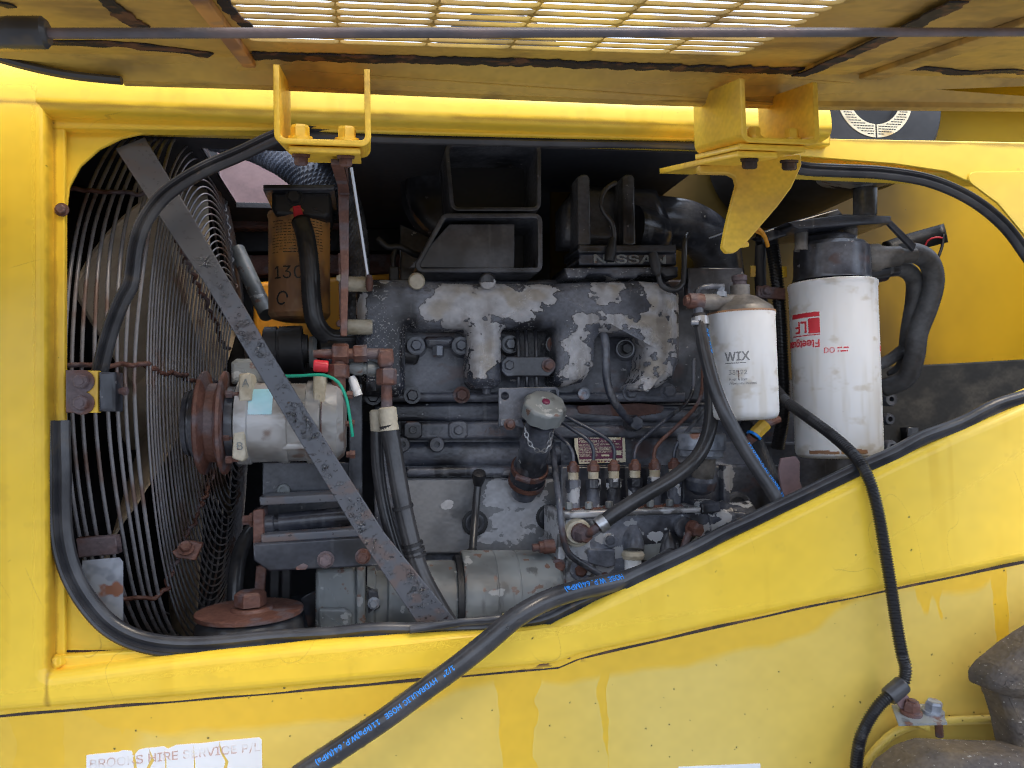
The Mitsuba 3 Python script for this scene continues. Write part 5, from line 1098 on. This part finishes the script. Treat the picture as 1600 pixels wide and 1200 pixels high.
big = thing('hydraulic_hose', 'long wet black hose with blue lettering hanging out over the yellow panel', 'hose')
bq = [(250, 1400, -.095), (340, 1318, -.088), (440, 1236, -.075), (480, 1204, -.070), (540, 1164, -.062), (600, 1124, -.055), (660, 1080, -.048), (715, 1040, -.043), (760, 1004, -.038), (805, 966, -.032), (850, 940, -.022), (900, 923, -.006), (950, 912, .012), (1000, 898, .040), (1050, 870, .09)]
rb_ = 16.8 * K(620, -.05)
bpath = spline(pts3(bq), .004)
bpath = np.vstack([bpath])
part(big, 'tube', sweep(bpath, circle(rb_, 26)), 'hose', True)
seg = np.r_[0, np.cumsum(np.linalg.norm(np.diff(bpath, axis=0), axis=1))]
def along(px, py):
    pr = np.array([[800 + F * ((q - CAM) @ RGT) / ((q - CAM) @ FWD), 600 - F * ((q - CAM) @ UPV) / ((q - CAM) @ FWD)] for q in bpath])
    return seg[np.argmin(((pr - [px, py]) ** 2).sum(1))]
def on_hose(m, path, r, s0, ang, flip=1):
    """Lettering laid along a hose: runs with (or against) the path, ang measured from the side that faces the viewer towards the top."""
    sg = np.r_[0, np.cumsum(np.linalg.norm(np.diff(path, axis=0), axis=1))]
    v = np.asarray(m.vertices); s = np.clip(s0 + flip * v[:, 0], 0, sg[-1])
    t = np.gradient(path, axis=0); t /= np.linalg.norm(t, axis=1, keepdims=True)
    ip_ = lambda a: np.stack([np.interp(s, sg, a[:, k]) for k in range(3)], 1)
    c, tt = ip_(path), ip_(t); f = np.array([0, -1.0, 0]) - tt * (tt @ [0, -1.0, 0])[:, None]; f /= np.linalg.norm(f, axis=1, keepdims=True)
    u = np.cross(f, tt); u *= np.where(u[:, 2:] < 0, -1, 1)
    th = ang + flip * v[:, 1] / r
    return TM(c + (np.cos(th)[:, None] * f + np.sin(th)[:, None] * u) * (r + .0002 + v[:, 2:])[:, :] if False else c + (np.cos(th)[:, None] * f + np.sin(th)[:, None] * u) * (r + .0002 + v[:, 2])[:, None], m.faces)
s_end = along(712, 1042)
for t_, a, b in (('1/2"', 712, 1046), ('HYDRAULIC', 683, 1066), ('HOSE', 628, 1106), ('11(kPa)', 596, 1128), ('W.P. 64(MPa)', 560, 1152)):
    part(big, 'lettering', on_hose(meshkit.text_mesh(t_, 7.6 * K(620, -.05), .0003, True), bpath, rb_, along(a, b), .62, -1), 'ink_blue', False)
part(big, 'lettering', on_hose(meshkit.text_mesh('HOSE  W.P. 64(MPa)', 9 * K(620, -.05), .0003, True), bpath, rb_, along(965, 905), .95, -1), 'ink_blue', False)
hpath = spline(pts3(hq), .004)
def s_at(path, px, py):
    sg = np.r_[0, np.cumsum(np.linalg.norm(np.diff(path, axis=0), axis=1))]; w_ = (path - CAM) @ FWD
    return sg[np.argmin((800 + F * ((path - CAM) @ RGT) / w_ - px) ** 2 + (600 - F * ((path - CAM) @ UPV) / w_ - py) ** 2)]
part(fh, 'lettering', on_hose(meshkit.text_mesh('HYDRAULIC HOSE W.P.', 7 * K(1200, .06), .0003, True), hpath, 11.2 * K(1134, .08), s_at(hpath, 1160, 696), .45), 'ink_blue', False)
part(fh, 'lettering', on_hose(meshkit.text_mesh('1/2" HYD', 7 * K(1100, .10), .0003, True), hpath, 11.2 * K(1134, .08), s_at(hpath, 1096, 515), .5), 'ink_blue', False)
g = np.random.default_rng(21); q, nn = [], []
t_, N_, B2 = frames(bpath)
for k in range(330):
    i = g.integers(5, len(bpath) - 40); a_ = g.uniform(0, 2 * math.pi); d_ = np.cos(a_) * N_[i] + np.sin(a_) * B2[i]
    if d_[2] > -.1 or g.random() < .35: q.append(bpath[i] + d_ * rb_ + t_[i] * g.uniform(-.002, .002)); nn.append(d_)
part(big, 'rain_drop', drops(q, nn, .0009, .0027, 22, .62), 'water', True); labels[big + '__rain_drop'] = {'kind': 'stuff'}

cc = thing('conduit', 'black corrugated cable conduit crossing the seal and hanging down the yellow panel', 'conduit')
cq = [(1205, 600, .16), (1230, 628, .12), (1265, 654, .08), (1300, 680, .05), (1335, 712, .016), (1356, 745, -.008), (1370, 790, -.014), (1381, 850, -.016), (1391, 910, -.018), (1400, 970, -.020), (1409, 1020, -.024), (1415, 1045, -.027), (1411, 1066, -.029), (1395, 1082, -.030), (1372, 1104, -.030), (1352, 1136, -.028), (1341, 1170, -.026), (1336, 1240, -.024), (1338, 1330, -.022), (1345, 1450, -.02)]
part(cc, 'conduit', corrugated(spline(pts3(cq), .003), 8.6 * K(1380, -.02), .0034, .0008, 18), 'conduit', 60)
ck = thing('cable_clip', 'black rubber cable clip bolted to a small metal plate on the skirt', 'clip')
tu(ck, 'band', 'rubber', (1388, 1089, -.030), (1412, 1068, -.029), [(0, 9), (0, 13), (.1, 14), (.9, 14), (1, 12.5), (1, 9)], 24)
pl(ck, 'tab', 'pink', [(1396, 1090), (1412, 1078), (1430, 1102), (1420, 1112), (1408, 1108)], -.031, .003, .0008)
px_pts = [(1393, 1101), (1466, 1099), (1480, 1129), (1404, 1131)]
zq = P(1436, 1115, -.03)
pl4 = [P(1393, 1101, -.012), P(1466, 1099, -.012), P(1480, 1129, -.058), P(1404, 1131, -.058)]
zz = np.mean([q_[2] for q_ in pl4]); a4 = [np.array([q_[0], q_[1], zz + (q_[2] - zz) * 1.0]) for q_ in pl4]
part(ck, 'plate', ribbon([a4[0], a4[1]], [a4[3], a4[2]], np.array([0, 0, -.003])), 'greycast', False)
nrm = np.cross(a4[1] - a4[0], a4[3] - a4[0]); nrm /= np.linalg.norm(nrm); nrm *= np.sign(nrm[2]) or 1
for a, b, m_ in ((1424, 1114, 'rust'), (1457, 1114, 'steel')):
    f_ = (a - 1400) / 72; c_ = (a4[0] + (a4[1] - a4[0]) * f_ + a4[3] + (a4[2] - a4[3]) * f_) / 2
    part(ck, 'bolt', hexhead(c_, nrm, 12.5 * K(a, -.035), .017, 1.3, dome=m_ == 'rust'), m_, 25)
tu(ck, 'shank', 'rust', (1466, 1124, -.034), (1468, 1150, -.030), [(0, 6), (1, 6), (1, 0)], 12)
pl(ck, 'foot', 'skirt_yellow', [(1424, 1128), (1454, 1128), (1454, 1142), (1446, 1142)], -.034, .03, .002)

stk = thing('sticker', 'peeling white sticker with faded hire company lettering on the skirt panel', 'sticker')
g = np.random.default_rng(4)
topl = [(135, 1180), (150, 1178), (185, 1175), (192, 1172), (205, 1173), (210, 1180), (216, 1172), (226, 1169), (240, 1168), (256, 1166), (262, 1170), (275, 1164), (300, 1162), (318, 1161), (340, 1158), (375, 1155), (405, 1152), (409, 1156)]
cr = [[(206, 1170), (209, 1200), (206, 1260), (212, 1260), (214, 1200), (211, 1180)], [(232, 1168), (236, 1186), (226, 1206), (222, 1260), (228, 1260), (231, 1206), (241, 1188)], [(302, 1160), (303, 1195), (300, 1260), (303, 1260), (305, 1195)], [(342, 1156), (344, 1175), (352, 1190), (346, 1215), (348, 1260), (354, 1260), (351, 1215), (357, 1190), (347, 1174)], [(256, 1165), (258, 1190), (257, 1260), (259, 1260), (260, 1190)]]
pl(stk, 'sheet', 'white', topl + [(411, 1290), (134, 1290)], .0064, .0006, 0, 0, holes=cr)
p0_, p1_ = P(139, 1201, .006), P(405, 1173, .006); rt = p1_ - p0_; kS = K(250, .006)
part(stk, 'lettering', text3('BROOKS HIRE SERVICE P/L', 13 * kS, p0_ + OUT * .0002, rt, (0, 0, 1), .0003, False, width=np.linalg.norm(rt)), 'ink_faded', False)
single('sticker', 'small corner of a white sticker at the bottom edge of the skirt', 'sticker', plate([(1060, 1198), (1188, 1193), (1192, 1290), (1060, 1290)], .0064, .0006, 0), 'white')

ty = thing('tyre', 'dusty brown tyre tread blocks at the lower right corner', 'tyre')
def lug(pts, y, depth, bev, seed):
    m = plate(pts, y, depth, bev, .008, segs=7); m = m.subdivide().subdivide(); return rough(m, .0022, 30, seed)
part(ty, 'tread_block', lug([(1558, 1068), (1572, 1048), (1606, 1020), (1656, 988), (1740, 930), (1940, 900), (1940, 1104), (1676, 1101), (1598, 1097), (1560, 1086)], -.105, .05, .020, 3), 'tyre', 40)
part(ty, 'groove_wall', lug([(1562, 1078), (1676, 1088), (1940, 1088), (1940, 1195), (1596, 1190), (1586, 1140), (1574, 1100)], -.088, .04, .012, 4), 'tyre', 40)
part(ty, 'tread_block', lug([(1372, 1350), (1392, 1262), (1416, 1222), (1446, 1196), (1482, 1184), (1570, 1186), (1700, 1190), (1940, 1194), (1940, 1400), (1372, 1400)], -.125, .06, .022, 5), 'tyre', 40)
# small things seen past the large filter
for k, (a, b) in enumerate(((1383, 624), (1384, 697), (1381, 655))): disc(bulk, 'eyelet', 'engine', a, b, .40, 11 - k, .02, hole_r=4)
pl(bulk, 'cleat', 'engine_dark', [(1417, 668), (1436, 667), (1438, 690), (1419, 692)], .44, .02, .003)
